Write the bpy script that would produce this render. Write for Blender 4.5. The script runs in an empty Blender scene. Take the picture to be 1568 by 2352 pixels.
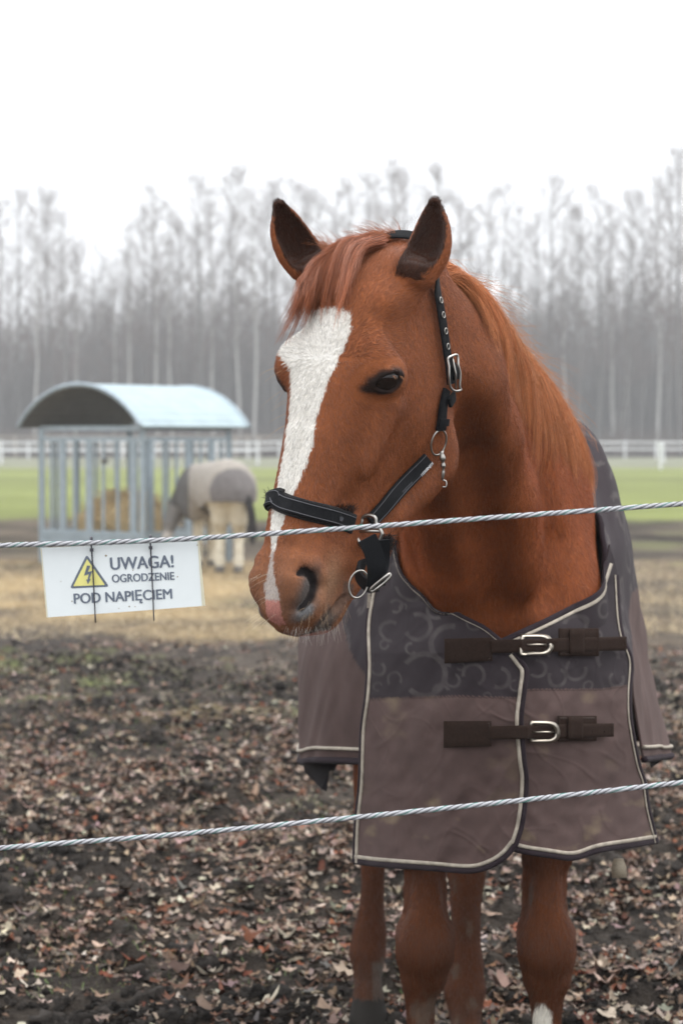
import bpy, math, random
import numpy as np
from mathutils import Vector

# ------------------------------------------------------------------ camera, world, light
random.seed(7)
RNG = np.random.default_rng(11)
sc = bpy.context.scene
COL = sc.collection
FPX, CAMH, PITCH = 5283.0, 1.5, math.atan(77 / 2300)     # focal length in 1568x2352 units
cam_d = bpy.data.cameras.new('camera'); cam = bpy.data.objects.new('camera', cam_d); COL.objects.link(cam)
cam.location = (0, 0, CAMH); cam.rotation_euler = (math.pi / 2 - PITCH, 0, 0)
cam_d.sensor_fit = 'VERTICAL'; cam_d.sensor_height = 24; cam_d.lens = 2300 / 1024 * 24
cam_d.clip_start = 0.05; cam_d.clip_end = 3000
cam_d.dof.use_dof = True; cam_d.dof.focus_distance = 3.65; cam_d.dof.aperture_fstop = 5.0
sc.camera = cam
world = bpy.data.worlds.new('World'); sc.world = world; world.use_nodes = True
nt = world.node_tree; nt.nodes.clear()
wo = nt.nodes.new('ShaderNodeOutputWorld'); bg = nt.nodes.new('ShaderNodeBackground')
sky = nt.nodes.new('ShaderNodeTexSky'); sky.sky_type = 'NISHITA'; sky.sun_disc = False
SUN_EL, SUN_AZ = math.radians(60), math.radians(60)
sky.sun_elevation = SUN_EL; sky.sun_rotation = SUN_AZ; sky.dust_density = 4
hs = nt.nodes.new('ShaderNodeHueSaturation'); hs.inputs['Saturation'].default_value = 0.12; hs.inputs['Value'].default_value = 0.14
mx = nt.nodes.new('ShaderNodeMix'); mx.data_type = 'RGBA'; mx.inputs[0].default_value = 0.82
mx.inputs['B'].default_value = (1.98, 2.03, 2.10, 1)      # bright even overcast cloud
nt.links.new(sky.outputs[0], hs.inputs['Color']); nt.links.new(hs.outputs[0], mx.inputs['A'])
nt.links.new(mx.outputs['Result'], bg.inputs[0])
# overcast sky: the zenith is about two and a half times as bright as the horizon
gtc = nt.nodes.new('ShaderNodeTexCoord'); gsp = nt.nodes.new('ShaderNodeSeparateXYZ'); gmr = nt.nodes.new('ShaderNodeMapRange')
gmr.inputs[1].default_value = 0.0; gmr.inputs[2].default_value = 1.0; gmr.inputs[3].default_value = 0.74; gmr.inputs[4].default_value = 1.45
nt.links.new(gtc.outputs['Generated'], gsp.inputs[0]); nt.links.new(gsp.outputs['Z'], gmr.inputs[0]); nt.links.new(gmr.outputs[0], bg.inputs[1])
nt.links.new(bg.outputs[0], wo.inputs[0])
sun_d = bpy.data.lights.new('sun', 'SUN'); sun = bpy.data.objects.new('sun', sun_d); COL.objects.link(sun)
sun_d.energy = 1.4; sun_d.angle = math.radians(28); sun_d.color = (1.0, 0.97, 0.92)
sv = Vector((math.sin(SUN_AZ) * math.cos(SUN_EL), math.cos(SUN_AZ) * math.cos(SUN_EL), math.sin(SUN_EL)))
sun.rotation_euler = sv.to_track_quat('Z', 'Y').to_euler()
sc.view_settings.view_transform = 'Standard'; sc.view_settings.look = 'None'
sc.view_settings.exposure = 0.0; sc.view_settings.gamma = 1.0

# ------------------------------------------------------------------ helpers
CT, ST = math.cos(PITCH), math.sin(PITCH)
def ray(x, y):
    cx = (x - 784) / FPX; cy = -(y - 1176) / FPX
    d = np.array([cx, CT + cy * ST, -ST + cy * CT]); return d
def P(x, y, D):                                          # the point at distance D (world Y) seen at x, y
    d = ray(x, y); return np.array([0, 0, CAMH]) + d * (D / d[1])
def px_of(p):
    p = np.asarray(p, float); z = p[..., 2] - CAMH; y = p[..., 1]
    f = y * CT - z * ST; u = y * ST + z * CT
    return 784 + FPX * p[..., 0] / f, 1176 - FPX * u / f
def tag(o, label=None, cat=None, group=None, kind=None):
    if label: o['label'] = label
    if cat: o['category'] = cat
    if group: o['group'] = group
    if kind: o['kind'] = kind
    return o
def empty(name, loc=(0, 0, 0), rz=0):
    o = bpy.data.objects.new(name, None); COL.objects.link(o); o.location = loc; o.rotation_euler = (0, 0, rz)
    o.empty_display_size = 0.1
    return o
def mesh_obj(name, V, Fs, mat=None, parent=None, smooth=True, color=None, uv=None):
    me = bpy.data.meshes.new(name)
    V = np.asarray(V, np.float32)
    if isinstance(Fs, np.ndarray) and len(Fs):
        n = Fs.shape[1]
        me.vertices.add(len(V)); me.vertices.foreach_set('co', V.ravel())
        me.loops.add(Fs.size); me.loops.foreach_set('vertex_index', Fs.astype(np.int32).ravel())
        me.polygons.add(len(Fs)); me.polygons.foreach_set('loop_start', np.arange(0, Fs.size, n, dtype=np.int32))
        me.update(calc_edges=True); me.validate()
    else:
        me.from_pydata([tuple(map(float, v)) for v in V], [], [tuple(map(int, f)) for f in Fs]); me.update()
    if smooth: me.polygons.foreach_set('use_smooth', [True] * len(me.polygons))
    if color is not None:
        ca = me.color_attributes.new('col', 'FLOAT_COLOR', 'POINT')
        c = np.ones((len(V), 4), np.float32); c[:, :3] = color; ca.data.foreach_set('color', c.ravel())
    o = bpy.data.objects.new(name, me); COL.objects.link(o)
    if mat: me.materials.append(mat)
    if parent: o.parent = parent
    return o
class MB:                                                # collects shapes into one mesh
    def __init__(s): s.v = []; s.f = []
    def add(s, V, Fs):
        b = len(s.v); s.v.extend([tuple(map(float, v)) for v in V]); s.f.extend([tuple(int(i) + b for i in f) for f in Fs]); return s
    def box(s, c, size, R=None):
        c = np.array(c, float); h = np.array(size, float) / 2
        V = np.array([[i, j, k] for i in (-1, 1) for j in (-1, 1) for k in (-1, 1)], float) * h
        if R is not None: V = V @ np.array(R, float)
        return s.add(V + c, [(0, 1, 3, 2), (4, 6, 7, 5), (0, 4, 5, 1), (2, 3, 7, 6), (0, 2, 6, 4), (1, 5, 7, 3)])
    def bar(s, a, b, w, t, up=(0, 0, 1)):                # box section bar from a to b
        a = np.array(a, float); b = np.array(b, float); d = b - a; L = np.linalg.norm(d); d /= L
        up = np.array(up, float); sd = np.cross(d, up); sd /= np.linalg.norm(sd) + 1e-9; u2 = np.cross(sd, d)
        return s.box((a + b) / 2, (L, w, t), np.array([d, sd, u2]))
    def tube(s, pts, r, n=8, closed=False, cap=True):
        V, Fs = tube_geo(pts, r, n, closed, cap); return s.add(V, Fs)
    def build(s, name, mat=None, parent=None, smooth=False):
        return mesh_obj(name, s.v, s.f, mat, parent, smooth)
def tube_geo(pts, r, n=8, closed=False, cap=True):
    P_ = np.array(pts, float); m = len(P_); r = np.broadcast_to(np.array(r, float), (m,))
    if closed: T = np.roll(P_, -1, 0) - np.roll(P_, 1, 0)
    else: T = np.gradient(P_, axis=0)
    T /= np.linalg.norm(T, axis=1)[:, None] + 1e-12
    nrm = np.cross(T[0], [0.13, 0.31, 0.94]);
    if np.linalg.norm(nrm) < 1e-3: nrm = np.cross(T[0], [1, 0, 0])
    nrm /= np.linalg.norm(nrm); V = []
    for i in range(m):
        nrm = nrm - T[i] * nrm.dot(T[i]); nrm /= np.linalg.norm(nrm); b = np.cross(T[i], nrm)
        for k in range(n):
            a = 2 * math.pi * k / n; V.append(P_[i] + r[i] * (math.cos(a) * nrm + math.sin(a) * b))
    Fs = []; M = m if closed else m - 1
    for i in range(M):
        for k in range(n):
            j = (i + 1) % m; Fs.append((i * n + k, i * n + (k + 1) % n, j * n + (k + 1) % n, j * n + k))
    if cap and not closed: Fs.append(tuple(range(n))[::-1]); Fs.append(tuple((m - 1) * n + k for k in range(n)))
    return V, Fs
def catmull(C, n, closed=False):
    C = np.array(C, float); m = len(C)
    if closed: t = np.linspace(0, m, n, endpoint=False)
    else: t = np.linspace(0, m - 1, n)
    i = np.minimum(np.floor(t).astype(int), m - 1 if closed else m - 2); f = (t - i)[:, None]
    if C.ndim == 3: f = f[:, :, None]
    g = (lambda k: C[(i + k) % m]) if closed else (lambda k: np.where(((i + k) < 0).reshape((-1,) + (1,) * (C.ndim - 1)), 2 * C[0] - C[1], np.where(((i + k) > m - 1).reshape((-1,) + (1,) * (C.ndim - 1)), 2 * C[-1] - C[-2], C[np.clip(i + k, 0, m - 1)])))
    a, b, c, d = g(-1), g(0), g(1), g(2)
    return 0.5 * (2 * b + (c - a) * f + (2 * a - 5 * b + 4 * c - d) * f ** 2 + (3 * b - a - 3 * c + d) * f ** 3)
def vnoise(p, scale=1.0, seed=0, octaves=1):             # value noise, p (...,3) -> -1..1
    p = np.asarray(p, float) * scale; out = np.zeros(p.shape[:-1]); amp = 1.0; tot = 0
    for o in range(octaves):
        i = np.floor(p).astype(np.int64); f = p - i; f = f * f * (3 - 2 * f); r = 0
        for dx in (0, 1):
            for dy in (0, 1):
                for dz in (0, 1):
                    h = ((i[..., 0] + dx) * 374761393 + (i[..., 1] + dy) * 668265263 + (i[..., 2] + dz) * 2147483647 + (seed + o) * 974711) & 0xffffffff
                    h = ((h ^ (h >> 13)) * 1274126177) & 0xffffffff; h = (h ^ (h >> 16)) & 0xffff
                    wgt = (f[..., 0] if dx else 1 - f[..., 0]) * (f[..., 1] if dy else 1 - f[..., 1]) * (f[..., 2] if dz else 1 - f[..., 2])
                    r = r + wgt * (h / 32767.5 - 1)
        out += r * amp; tot += amp; amp *= 0.5; p = p * 2.03 + 17.3
    return out / tot
def sstep(a, b, x):
    t = np.clip((x - a) / (b - a), 0, 1); return t * t * (3 - 2 * t)

# materials
def mat_new(name, base=(0.5, 0.5, 0.5), rough=0.6, metal=0.0, spec=0.5, attr=None, noise=None, bump=None, sheen=0, wave=None):
    m = bpy.data.materials.new(name); m.use_nodes = True; n = m.node_tree.nodes; L = m.node_tree.links
    b = n['Principled BSDF']; b.inputs['Roughness'].default_value = rough; b.inputs['Metallic'].default_value = metal
    b.inputs['Specular IOR Level'].default_value = spec
    if sheen: b.inputs['Sheen Weight'].default_value = sheen
    tc = n.new('ShaderNodeTexCoord'); src = None
    if attr:
        a = n.new('ShaderNodeAttribute'); a.attribute_name = attr; src = a.outputs['Color']
    if noise:                                            # (scale, amount, dark colour factor, stretch)
        sca, amt = noise[0], noise[1]; st = noise[2] if len(noise) > 2 else (1, 1, 1)
        mp = n.new('ShaderNodeMapping'); mp.inputs['Scale'].default_value = st; L.new(tc.outputs['Object'], mp.inputs[0])
        nz = n.new('ShaderNodeTexNoise'); nz.inputs['Scale'].default_value = sca; nz.inputs['Detail'].default_value = 6
        nz.inputs['Roughness'].default_value = 0.65; L.new(mp.outputs[0], nz.inputs[0])
        mr = n.new('ShaderNodeMapRange'); mr.inputs[1].default_value = 0.25; mr.inputs[2].default_value = 0.75
        mr.inputs[3].default_value = 1 - amt; mr.inputs[4].default_value = 1 + amt; L.new(nz.outputs[0], mr.inputs[0])
        ml = n.new('ShaderNodeMix'); ml.data_type = 'RGBA'; ml.blend_type = 'MULTIPLY'; ml.inputs[0].default_value = 1
        if src: L.new(src, ml.inputs['A'])
        else: ml.inputs['A'].default_value = (*base, 1)
        L.new(mr.outputs[0], ml.inputs['B']); src = ml.outputs['Result']
    if src: L.new(src, b.inputs['Base Color'])
    else: b.inputs['Base Color'].default_value = (*base, 1)
    if bump:                                             # (scale, strength, distance)
        nb = n.new('ShaderNodeTexNoise'); nb.inputs['Scale'].default_value = bump[0]; nb.inputs['Detail'].default_value = 5
        mp2 = n.new('ShaderNodeMapping'); mp2.inputs['Scale'].default_value = bump[3] if len(bump) > 3 else (1, 1, 1)
        L.new(tc.outputs['Object'], mp2.inputs[0]); L.new(mp2.outputs[0], nb.inputs[0])
        bp = n.new('ShaderNodeBump'); bp.inputs['Strength'].default_value = bump[1]; bp.inputs['Distance'].default_value = bump[2]
        L.new(nb.outputs[0], bp.inputs['Height']); L.new(bp.outputs[0], b.inputs['Normal'])
    return m
def hair_obj(name, pts, rad, colr, mat, parent=None):    # pts (N,K,3), rad (N,K), colr (N,3)
    N, K = pts.shape[:2]
    hc = bpy.data.hair_curves.new(name); hc.add_curves([K] * N)
    hc.attributes['position'].data.foreach_set('vector', pts.astype(np.float32).ravel())
    ra = hc.attributes.get('radius') or hc.attributes.new('radius', 'FLOAT', 'POINT')
    ra.data.foreach_set('value', rad.astype(np.float32).ravel())
    ca = hc.attributes.new('col', 'FLOAT_COLOR', 'POINT')
    c = np.ones((N, K, 4), np.float32); c[:, :, :3] = colr[:, None, :] if colr.ndim == 2 else colr
    ca.data.foreach_set('color', c.ravel())
    hc.materials.append(mat)
    o = bpy.data.objects.new(name, hc); COL.objects.link(o)
    if parent: o.parent = parent
    return o

# implicit surface modelling: smooth unions on a rectilinear grid, then surface nets
class Grid:
    def __init__(s, xs, ys, zs):
        s.ax = [np.array(a, float) for a in (xs, ys, zs)]; s.V = np.full([len(a) for a in s.ax], 1.0, np.float32)
    def op(s, lo, hi, fn, k, mode='add'):
        sl = tuple(slice(max(0, np.searchsorted(a, l) - 1), np.searchsorted(a, h) + 1) for a, l, h in zip(s.ax, lo, hi))
        X = s.ax[0][sl[0]][:, None, None]; Y = s.ax[1][sl[1]][None, :, None]; Z = s.ax[2][sl[2]][None, None, :]
        if X.size * Y.size * Z.size == 0: return
        d = fn(X, Y, Z).astype(np.float32); v = s.V[sl]
        if mode == 'sub': d = -d; h = np.maximum(k - np.abs(d - v), 0) / k; s.V[sl] = np.maximum(d, v) + h * h * k / 4
        else: h = np.maximum(k - np.abs(d - v), 0) / k; s.V[sl] = np.minimum(d, v) - h * h * k / 4
    def ell(s, c, r, R=None, k=0.03, mode='add', m=0.05):
        c = np.array(c, float); r = np.array(r, float); R = np.eye(3) if R is None else np.array(R, float)
        ext = np.sqrt(((R * r[:, None]) ** 2).sum(0)) + m + k
        def fn(X, Y, Z):
            q = [(X - c[0]) * R[i, 0] + (Y - c[1]) * R[i, 1] + (Z - c[2]) * R[i, 2] for i in range(3)]
            k0 = np.sqrt(sum((q[i] / r[i]) ** 2 for i in range(3))); k1 = np.sqrt(sum((q[i] / r[i] ** 2) ** 2 for i in range(3)))
            return k0 * (k0 - 1) / (k1 + 1e-9)
        s.op(c - ext, c + ext, fn, k, mode)
    def cone(s, a, b, ra, rb, k=0.03, mode='add', m=0.05):
        a = np.array(a, float); b = np.array(b, float); R_ = max(ra, rb) + m + k; ba = b - a; L2 = ba.dot(ba)
        def fn(X, Y, Z):
            t = np.clip(((X - a[0]) * ba[0] + (Y - a[1]) * ba[1] + (Z - a[2]) * ba[2]) / L2, 0, 1)
            return np.sqrt((X - a[0] - t * ba[0]) ** 2 + (Y - a[1] - t * ba[1]) ** 2 + (Z - a[2] - t * ba[2]) ** 2) - (ra + (rb - ra) * t)
        s.op(np.minimum(a, b) - R_, np.maximum(a, b) + R_, fn, k, mode)
    def chain(s, pts, k=0.02, mode='add'):               # pts: (x, y, z, r)
        for p, q in zip(pts[:-1], pts[1:]): s.cone(p[:3], q[:3], p[3], q[3], k, mode)
    def loft(s, O, A, U, L_, st, k=0.03, p=(2.3, 2.1), m=0.05, mode='add'):
        # stations st rows: a, u_top, u_bot, u_mid, half width, lateral centre shift
        st = np.array(st, float); O = np.array(O, float); pts = []
        for r in st:
            for u in (r[1], r[2]):
                for l in (-r[4], r[4]): pts.append(O + A * r[0] + U * u + L_ * (l + r[5]))
        pts = np.array(pts); lo = pts.min(0) - m - k; hi = pts.max(0) + m + k
        def fn(X, Y, Z):
            x, y, z = X - O[0], Y - O[1], Z - O[2]
            a = x * A[0] + y * A[1] + z * A[2]; u = x * U[0] + y * U[1] + z * U[2]; l = x * L_[0] + y * L_[1] + z * L_[2]
            tt = np.linspace(st[0, 0], st[-1, 0], 200)
            def it(c):
                tab = pchip(st[:, 0], st[:, c], tt); return np.interp(a, tt, tab)
            ut, ub, um, w, ls = it(1), it(2), it(3), it(4), it(5)
            v = np.where(u > um, (u - um) / np.maximum(ut - um, 1e-3), (um - u) / np.maximum(um - ub, 1e-3))
            lw = np.abs(l - ls) / w; pe = np.where(u > um, p[0], p[1])
            n_ = (np.abs(v) ** pe + lw ** pe) ** (1 / pe)
            h = np.where(u > um, ut - um, um - ub)
            sc_ = np.sqrt((v * h) ** 2 + (lw * w) ** 2) / (n_ + 1e-6)
            d = (n_ - 1) * sc_
            e = np.maximum(st[0, 0] - a, a - st[-1, 0])
            return np.where(e > 0, np.sqrt(np.maximum(d, 0) ** 2 + np.maximum(e, 0) ** 2), np.maximum(d, e))
        s.op(lo, hi, fn, k, mode)
    def sample(s, p):
        p = np.asarray(p, float); out = 0; idx = []; fr = []
        for i in range(3):
            a = s.ax[i]; j = np.clip(np.searchsorted(a, p[..., i]) - 1, 0, len(a) - 2)
            idx.append(j); fr.append(np.clip((p[..., i] - a[j]) / (a[j + 1] - a[j]), 0, 1))
        for dx in (0, 1):
            for dy in (0, 1):
                for dz in (0, 1):
                    w = (fr[0] if dx else 1 - fr[0]) * (fr[1] if dy else 1 - fr[1]) * (fr[2] if dz else 1 - fr[2])
                    out = out + w * s.V[idx[0] + dx, idx[1] + dy, idx[2] + dz]
        return out
    def grad(s, p, e=0.004):
        p = np.asarray(p, float); g = []
        for i in range(3):
            d = np.zeros(3); d[i] = e; g.append((s.sample(p + d) - s.sample(p - d)) / (2 * e))
        return np.stack(g, -1)
    def snap(s, p, off=0.0):
        p = np.array(p, float)
        for _ in range(10):
            g = s.grad(p); d = s.sample(p) - off; p = p - 0.8 * (d / (np.maximum((g ** 2).sum(-1), 0.2)))[..., None] * g
        g = s.grad(p); return p, g / (np.linalg.norm(g, axis=-1)[..., None] + 1e-9)
    def hit(s, x, y, t0=3.0, t1=6.5):                    # first surface point seen at photo point x, y
        d = ray(x, y); ts = np.arange(t0, t1, 0.002); pts = np.array([0, 0, CAMH]) + ts[:, None] * d / d[1]
        v = s.sample(pts); i = np.argmax(v < 0)
        if v[i] >= 0: i = np.argmin(v)
        return pts[i]
    def mesh(s):
        V = s.V; ax = s.ax; S = V < 0; n = np.array(V.shape); cn = n - 1
        acc = {}; cells = []; poss = []; faces = []
        for d in range(3):
            a = [slice(None)] * 3; b = [slice(None)] * 3; a[d] = slice(0, -1); b[d] = slice(1, None)
            ch = S[tuple(a)] != S[tuple(b)]; I = np.argwhere(ch)
            va = V[tuple(a)][ch]; vb = V[tuple(b)][ch]; t = va / (va - vb)
            pos = np.stack([ax[i][I[:, i]] for i in range(3)], 1)
            pos[:, d] += t * (ax[d][I[:, d] + 1] - ax[d][I[:, d]])
            e1, e2 = [(1, 2), (2, 0), (0, 1)][d]; quad = []
            ok = (I[:, e1] > 0) & (I[:, e2] > 0) & (I[:, e1] < cn[e1]) & (I[:, e2] < cn[e2])
            for (o1, o2) in ((0, 0), (1, 0), (1, 1), (0, 1)):
                c = I.copy(); c[:, e1] -= o1; c[:, e2] -= o2
                cid = (c[:, 0] * cn[1] + c[:, 1]) * cn[2] + c[:, 2]; quad.append(cid)
                cells.append(cid[ok]); poss.append(pos[ok])
            q = np.stack(quad, 1)[ok]; fl = (va < 0)[ok]; q[~fl] = q[~fl][:, ::-1]; faces.append(q)
        cells = np.concatenate(cells); poss = np.concatenate(poss); faces = np.concatenate(faces)
        uc, inv = np.unique(cells, return_inverse=True); cnt = np.bincount(inv)
        VV = np.stack([np.bincount(inv, poss[:, i]) / cnt for i in range(3)], 1)
        FF = np.searchsorted(uc, faces)
        return VV, FF[:, ::-1]
def pchip(x, y, t):
    h = np.diff(x); dl = np.diff(y) / h; m = np.zeros(len(x)); m[0] = dl[0]; m[-1] = dl[-1]
    for i in range(1, len(x) - 1):
        m[i] = 0 if dl[i - 1] * dl[i] <= 0 else (2 * dl[i - 1] * dl[i] / (dl[i - 1] + dl[i]))
    i = np.clip(np.searchsorted(x, t) - 1, 0, len(x) - 2); s = (t - x[i]) / h[i]
    return (2 * s**3 - 3 * s**2 + 1) * y[i] + (s**3 - 2 * s**2 + s) * h[i] * m[i] + (-2 * s**3 + 3 * s**2) * y[i + 1] + (s**3 - s**2) * h[i] * m[i + 1]
def smooth_mesh(V, Fq, it=2, f=0.5):
    E = np.concatenate([Fq[:, [0, 1]], Fq[:, [1, 2]], Fq[:, [2, 3]], Fq[:, [3, 0]]]); E = np.concatenate([E, E[:, ::-1]])
    cnt = np.bincount(E[:, 0], minlength=len(V)); cnt = np.maximum(cnt, 1)
    for j in range(it):
        for ff in (f, -f * 1.02):
            A = np.stack([np.bincount(E[:, 0], V[E[:, 1], i], minlength=len(V)) for i in range(3)], 1) / cnt[:, None]
            V = V + ff * (A - V)
    return V
def vnormals(V, F):
    fn = np.cross(V[F[:, 2]] - V[F[:, 0]], V[F[:, 3]] - V[F[:, 1]]); N = np.zeros_like(V)
    for k in range(4):
        for i in range(3): N[:, i] += np.bincount(F[:, k], fn[:, i], minlength=len(V))
    return N / (np.linalg.norm(N, axis=1)[:, None] + 1e-12)
# ------------------------------------------------------------------ chestnut horse
yaw, pit, rol = math.radians(40), math.radians(22), math.radians(-2)
n0 = np.array([-math.sin(yaw), -math.cos(yaw), 0]); upv = np.array([0, 0, 1.0]); l0 = np.array([math.cos(yaw), -math.sin(yaw), 0])
a0 = -upv * math.cos(pit) + n0 * math.sin(pit); HU = n0 * math.cos(pit) + upv * math.sin(pit)
HA = a0 * math.cos(rol) + l0 * math.sin(rol); HL = l0 * math.cos(rol) - a0 * math.sin(rol)
HO = np.array([0.058, 3.80, 1.797]); HR = np.array([HA, HU, HL])
def hp(a, u, l): return HO + HA * a + HU * u + HL * l
def to_head(p): return (np.asarray(p) - HO) @ HR.T       # -> a, u, l
def seg(lo, hi, st): return np.arange(lo, hi, st)
gx = np.concatenate([seg(-0.16, -0.10, .008), seg(-0.10, 0.24, .004), seg(0.24, 0.78, .009)])
gy = np.concatenate([seg(3.36, 4.02, .004), seg(4.02, 4.8, .009), seg(4.8, 6.35, .014)])
gz = np.concatenate([seg(-0.02, 1.10, .010), seg(1.10, 1.96, .004)])
G = Grid(gx, gy, gz)
# torso
Y = np.array([0, 1.0, 0]); Z = np.array([0, 0, 1.0]); X = np.array([1.0, 0, 0])
G.loft((0.31, 4.5, 1.2), Y, Z, X, [(-.05, .0, -.18, -.1, .10, 0), (.05, .15, -.28, -.08, .16, 0), (.2, .26, -.33, -.08, .20, 0), (.5, .33, -.36, -.06, .25, 0), (.9, .32, -.34, 0, .28, -.02), (1.3, .35, -.28, .03, .27, -.06), (1.6, .33, -.2, .06, .24, -.09), (1.75, .15, -.05, .05, .12, -.1)], k=0.05)
# neck
NA = np.array([.195, .80, -.34]); NA /= np.linalg.norm(NA); NL = np.cross(NA, Z); NL /= np.linalg.norm(NL); NU = np.cross(NL, NA)
if NU[2] < 0: NU = -NU
G.loft((0.13, 3.90, 1.66), NA, NU, NL, [(-.06, .06, -.06, 0, .055, 0), (.0, .115, -.13, -.01, .078, 0), (.12, .150, -.15, .01, .100, 0), (.28, .185, -.175, .01, .113, 0), (.45, .215, -.21, .0, .124, 0), (.62, .240, -.25, -.01, .150, 0), (.78, .255, -.26, -.03, .178, 0), (.92, .27, -.25, -.04, .19, 0)], k=0.05, p=(2.2, 2.1))
G.ell((.22, 4.58, 1.12), (.12, .13, .2), k=.06); G.ell((.40, 4.58, 1.12), (.12, .13, .2), k=.06)
# head
G.loft(HO, HA, HU, HL, [(-.05, -.045, -.13, -.08, .045, 0), (0, -.004, -.18, -.06, .066, 0), (.06, .032, -.20, -.05, .083, 0), (.12, .052, -.222, -.04, .091, 0), (.18, .059, -.252, -.035, .094, 0),
    (.24, .060, -.270, -.035, .088, 0), (.29, .056, -.268, -.036, .077, 0), (.34, .050, -.228, -.036, .066, 0), (.39, .045, -.195, -.036, .057, 0), (.44, .041, -.178, -.034, .051, 0), (.49, .036, -.152, -.034, .048, 0), (.54, .031, -.146, -.036, .046, 0), (.58, .022, -.138, -.04, .043, 0), (.610, .010, -.122, -.044, .036, 0), (.628, -.002, -.098, -.046, .026, 0), (.638, -.03, -.07, -.048, .012, 0)], k=0.035, p=(2.9, 1.75))
def hell(c, r, k=.03, mode='add', rot=None):
    R = HR if rot is None else rot @ HR
    G.ell(hp(*c), r, R, k, mode)
def hcone(a, b, ra, rb, k=.03, mode='add'): G.cone(hp(*a), hp(*b), ra, rb, k, mode)
def rotu(deg):                                           # rotation in the a-u plane
    t = math.radians(deg); return np.array([[math.cos(t), math.sin(t), 0], [-math.sin(t), math.cos(t), 0], [0, 0, 1]])
for s in (1, -1):
    hell((.185, -.150, .045 * s), (.105, .098, .042), k=.04)                   # cheek muscle
    hell((.205, .024, .086 * s), (.042, .032, .030), k=.03)                   # brow over the eye
    hcone((.25, -.035, .086 * s), (.39, -.048, .056 * s), .014, .010, k=.035)   # facial crest
    hcone((.10, .012, .072 * s), (.06, -.015, .070 * s), .02, .022, k=.03)
    hell((.130, -.010, .115 * s), (.034, .024, .020), k=.04, mode='sub')       # hollow above the eye
    hcone((.34, .036, .022 * s), (.5, .028, .018 * s), .014, .012, k=.02)      # nasal bones
    hell((.44, -.050, .068 * s), (.055, .02, .014), k=.04, mode='sub')
    hell((.560, -.004, .030 * s), (.046, .032, .018), k=.025)                  # nostril wing
    hell((.60, -.045, .026 * s), (.03, .034, .025), k=.02)
    hell((.212, -.004, .098 * s), (.029, .034, .022), k=.02)                   # lids
hell((.600, -.040, 0), (.040, .050, .036), k=.02)                             # upper lip
hell((.570, -.120, 0), (.040, .030, .030), k=.02)                             # chin
hell((.590, -.100, 0), (.030, .030, .030), k=.02)
def mirror(q): h = to_head(q); h[..., 2] *= -1; return HO + h @ HR
def track(pl, r, inset, k, mode):                        # follow a line drawn on the near side of the face, on both sides
    q = []; nn = []
    for x, y in pl: h = G.hit(x, y, 3.2, 4.2); _, n = G.snap(h); q.append(h); nn.append(n)
    q = np.array(q); nn = np.array(nn); r = np.broadcast_to(r, (len(q),))
    for f in (lambda v: v, mirror):
        c = f(q - nn * inset)
        for i in range(len(q) - 1): G.cone(c[i], c[i + 1], r[i], r[i + 1], k, mode)
# eye
EH = G.hit(893, 877, 3.2, 4.2); _, EN = G.snap(EH); e1 = G.hit(926, 871, 3.2, 4.2) - G.hit(858, 886, 3.2, 4.2); e1 -= EN * e1.dot(EN); e1 /= np.linalg.norm(e1); e2 = np.cross(EN, e1)
if e2[2] < 0: e2 = -e2
EC = EH - EN * .0165
def eye_pt(a, b, c): return EH + e1 * a + e2 * b + EN * c
for f in (lambda v: v, mirror):
    R_ = np.array([e1, e2, EN]);
    if f is mirror: R_ = np.array([f(EH + v) - f(EH) for v in R_])
    G.ell(f(eye_pt(.001, -.001, .003)), (.0240, .0172, .024), R_, k=.004, mode='sub')
    G.cone(f(eye_pt(-.022, -.006, .002)), f(eye_pt(-.036, -.012, .000)), .004, .002, .005, 'sub')
    for arc, rr, h0 in (([(-.026, .000), (-.014, .0140), (.001, .0186), (.015, .0152), (.026, .004)], .0042, -.001), ([(-.026, -.008), (-.012, -.0155), (.004, -.0185), (.018, -.0125), (.026, .000)], .0034, -.002)):
        c = [f(eye_pt(a, b, h0 - (a * a) * 9)) for a, b in arc]
        for i in range(4): G.cone(c[i], c[i + 1], rr, rr, .006)
    c = [f(eye_pt(a, b, .006 - (a * a) * 9)) for a, b in [(-.022, .016), (-.008, .026), (.008, .029), (.026, .022)]]
    for i in range(3): G.cone(c[i], c[i + 1], .003, .003, .008, 'sub')
# nostril: a crescent with a raised rear rim
track([(690, 1290), (722, 1296), (742, 1325), (745, 1352), (735, 1380), (712, 1404), (690, 1412)], .009, .0075, .014, 'add')
track([(668, 1330), (682, 1345), (682, 1368)], .010, .0085, .02, 'add')
track([(684, 1319), (698, 1309), (714, 1322), (720, 1346), (713, 1372), (690, 1398)], np.array([.003, .006, .0075, .0085, .0078, .005]), .002, .006, 'sub')
track([(702, 1318), (712, 1345), (704, 1368)], .008, .016, .006, 'sub')
# mouth
track([(802, 1322), (798, 1340), (790, 1366), (776, 1390), (760, 1409), (745, 1425), (733, 1438)], np.array([.002, .004, .006, .0065, .006, .005, .004]), .000, .006, 'sub')
for s in (1, -1):
    jb = [(.135, -.175, .045, .026), (.20, -.212, .045, .028), (.28, -.228, .042, .026), (.336, -.200, .038, .022), (.39, -.168, .034, .018), (.46, -.156, .028, .016), (.52, -.135, .02, .014)]
    for q1, q2 in zip(jb[:-1], jb[1:]): hcone((q1[0], q1[1], q1[2] * s), (q2[0], q2[1], q2[2] * s), q1[3], q2[3], k=.05)
# throat and link to the neck
G.cone(hp(.05, -.11, 0), (0.17, 4.0, 1.63), .075, .10, k=.05)
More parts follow.
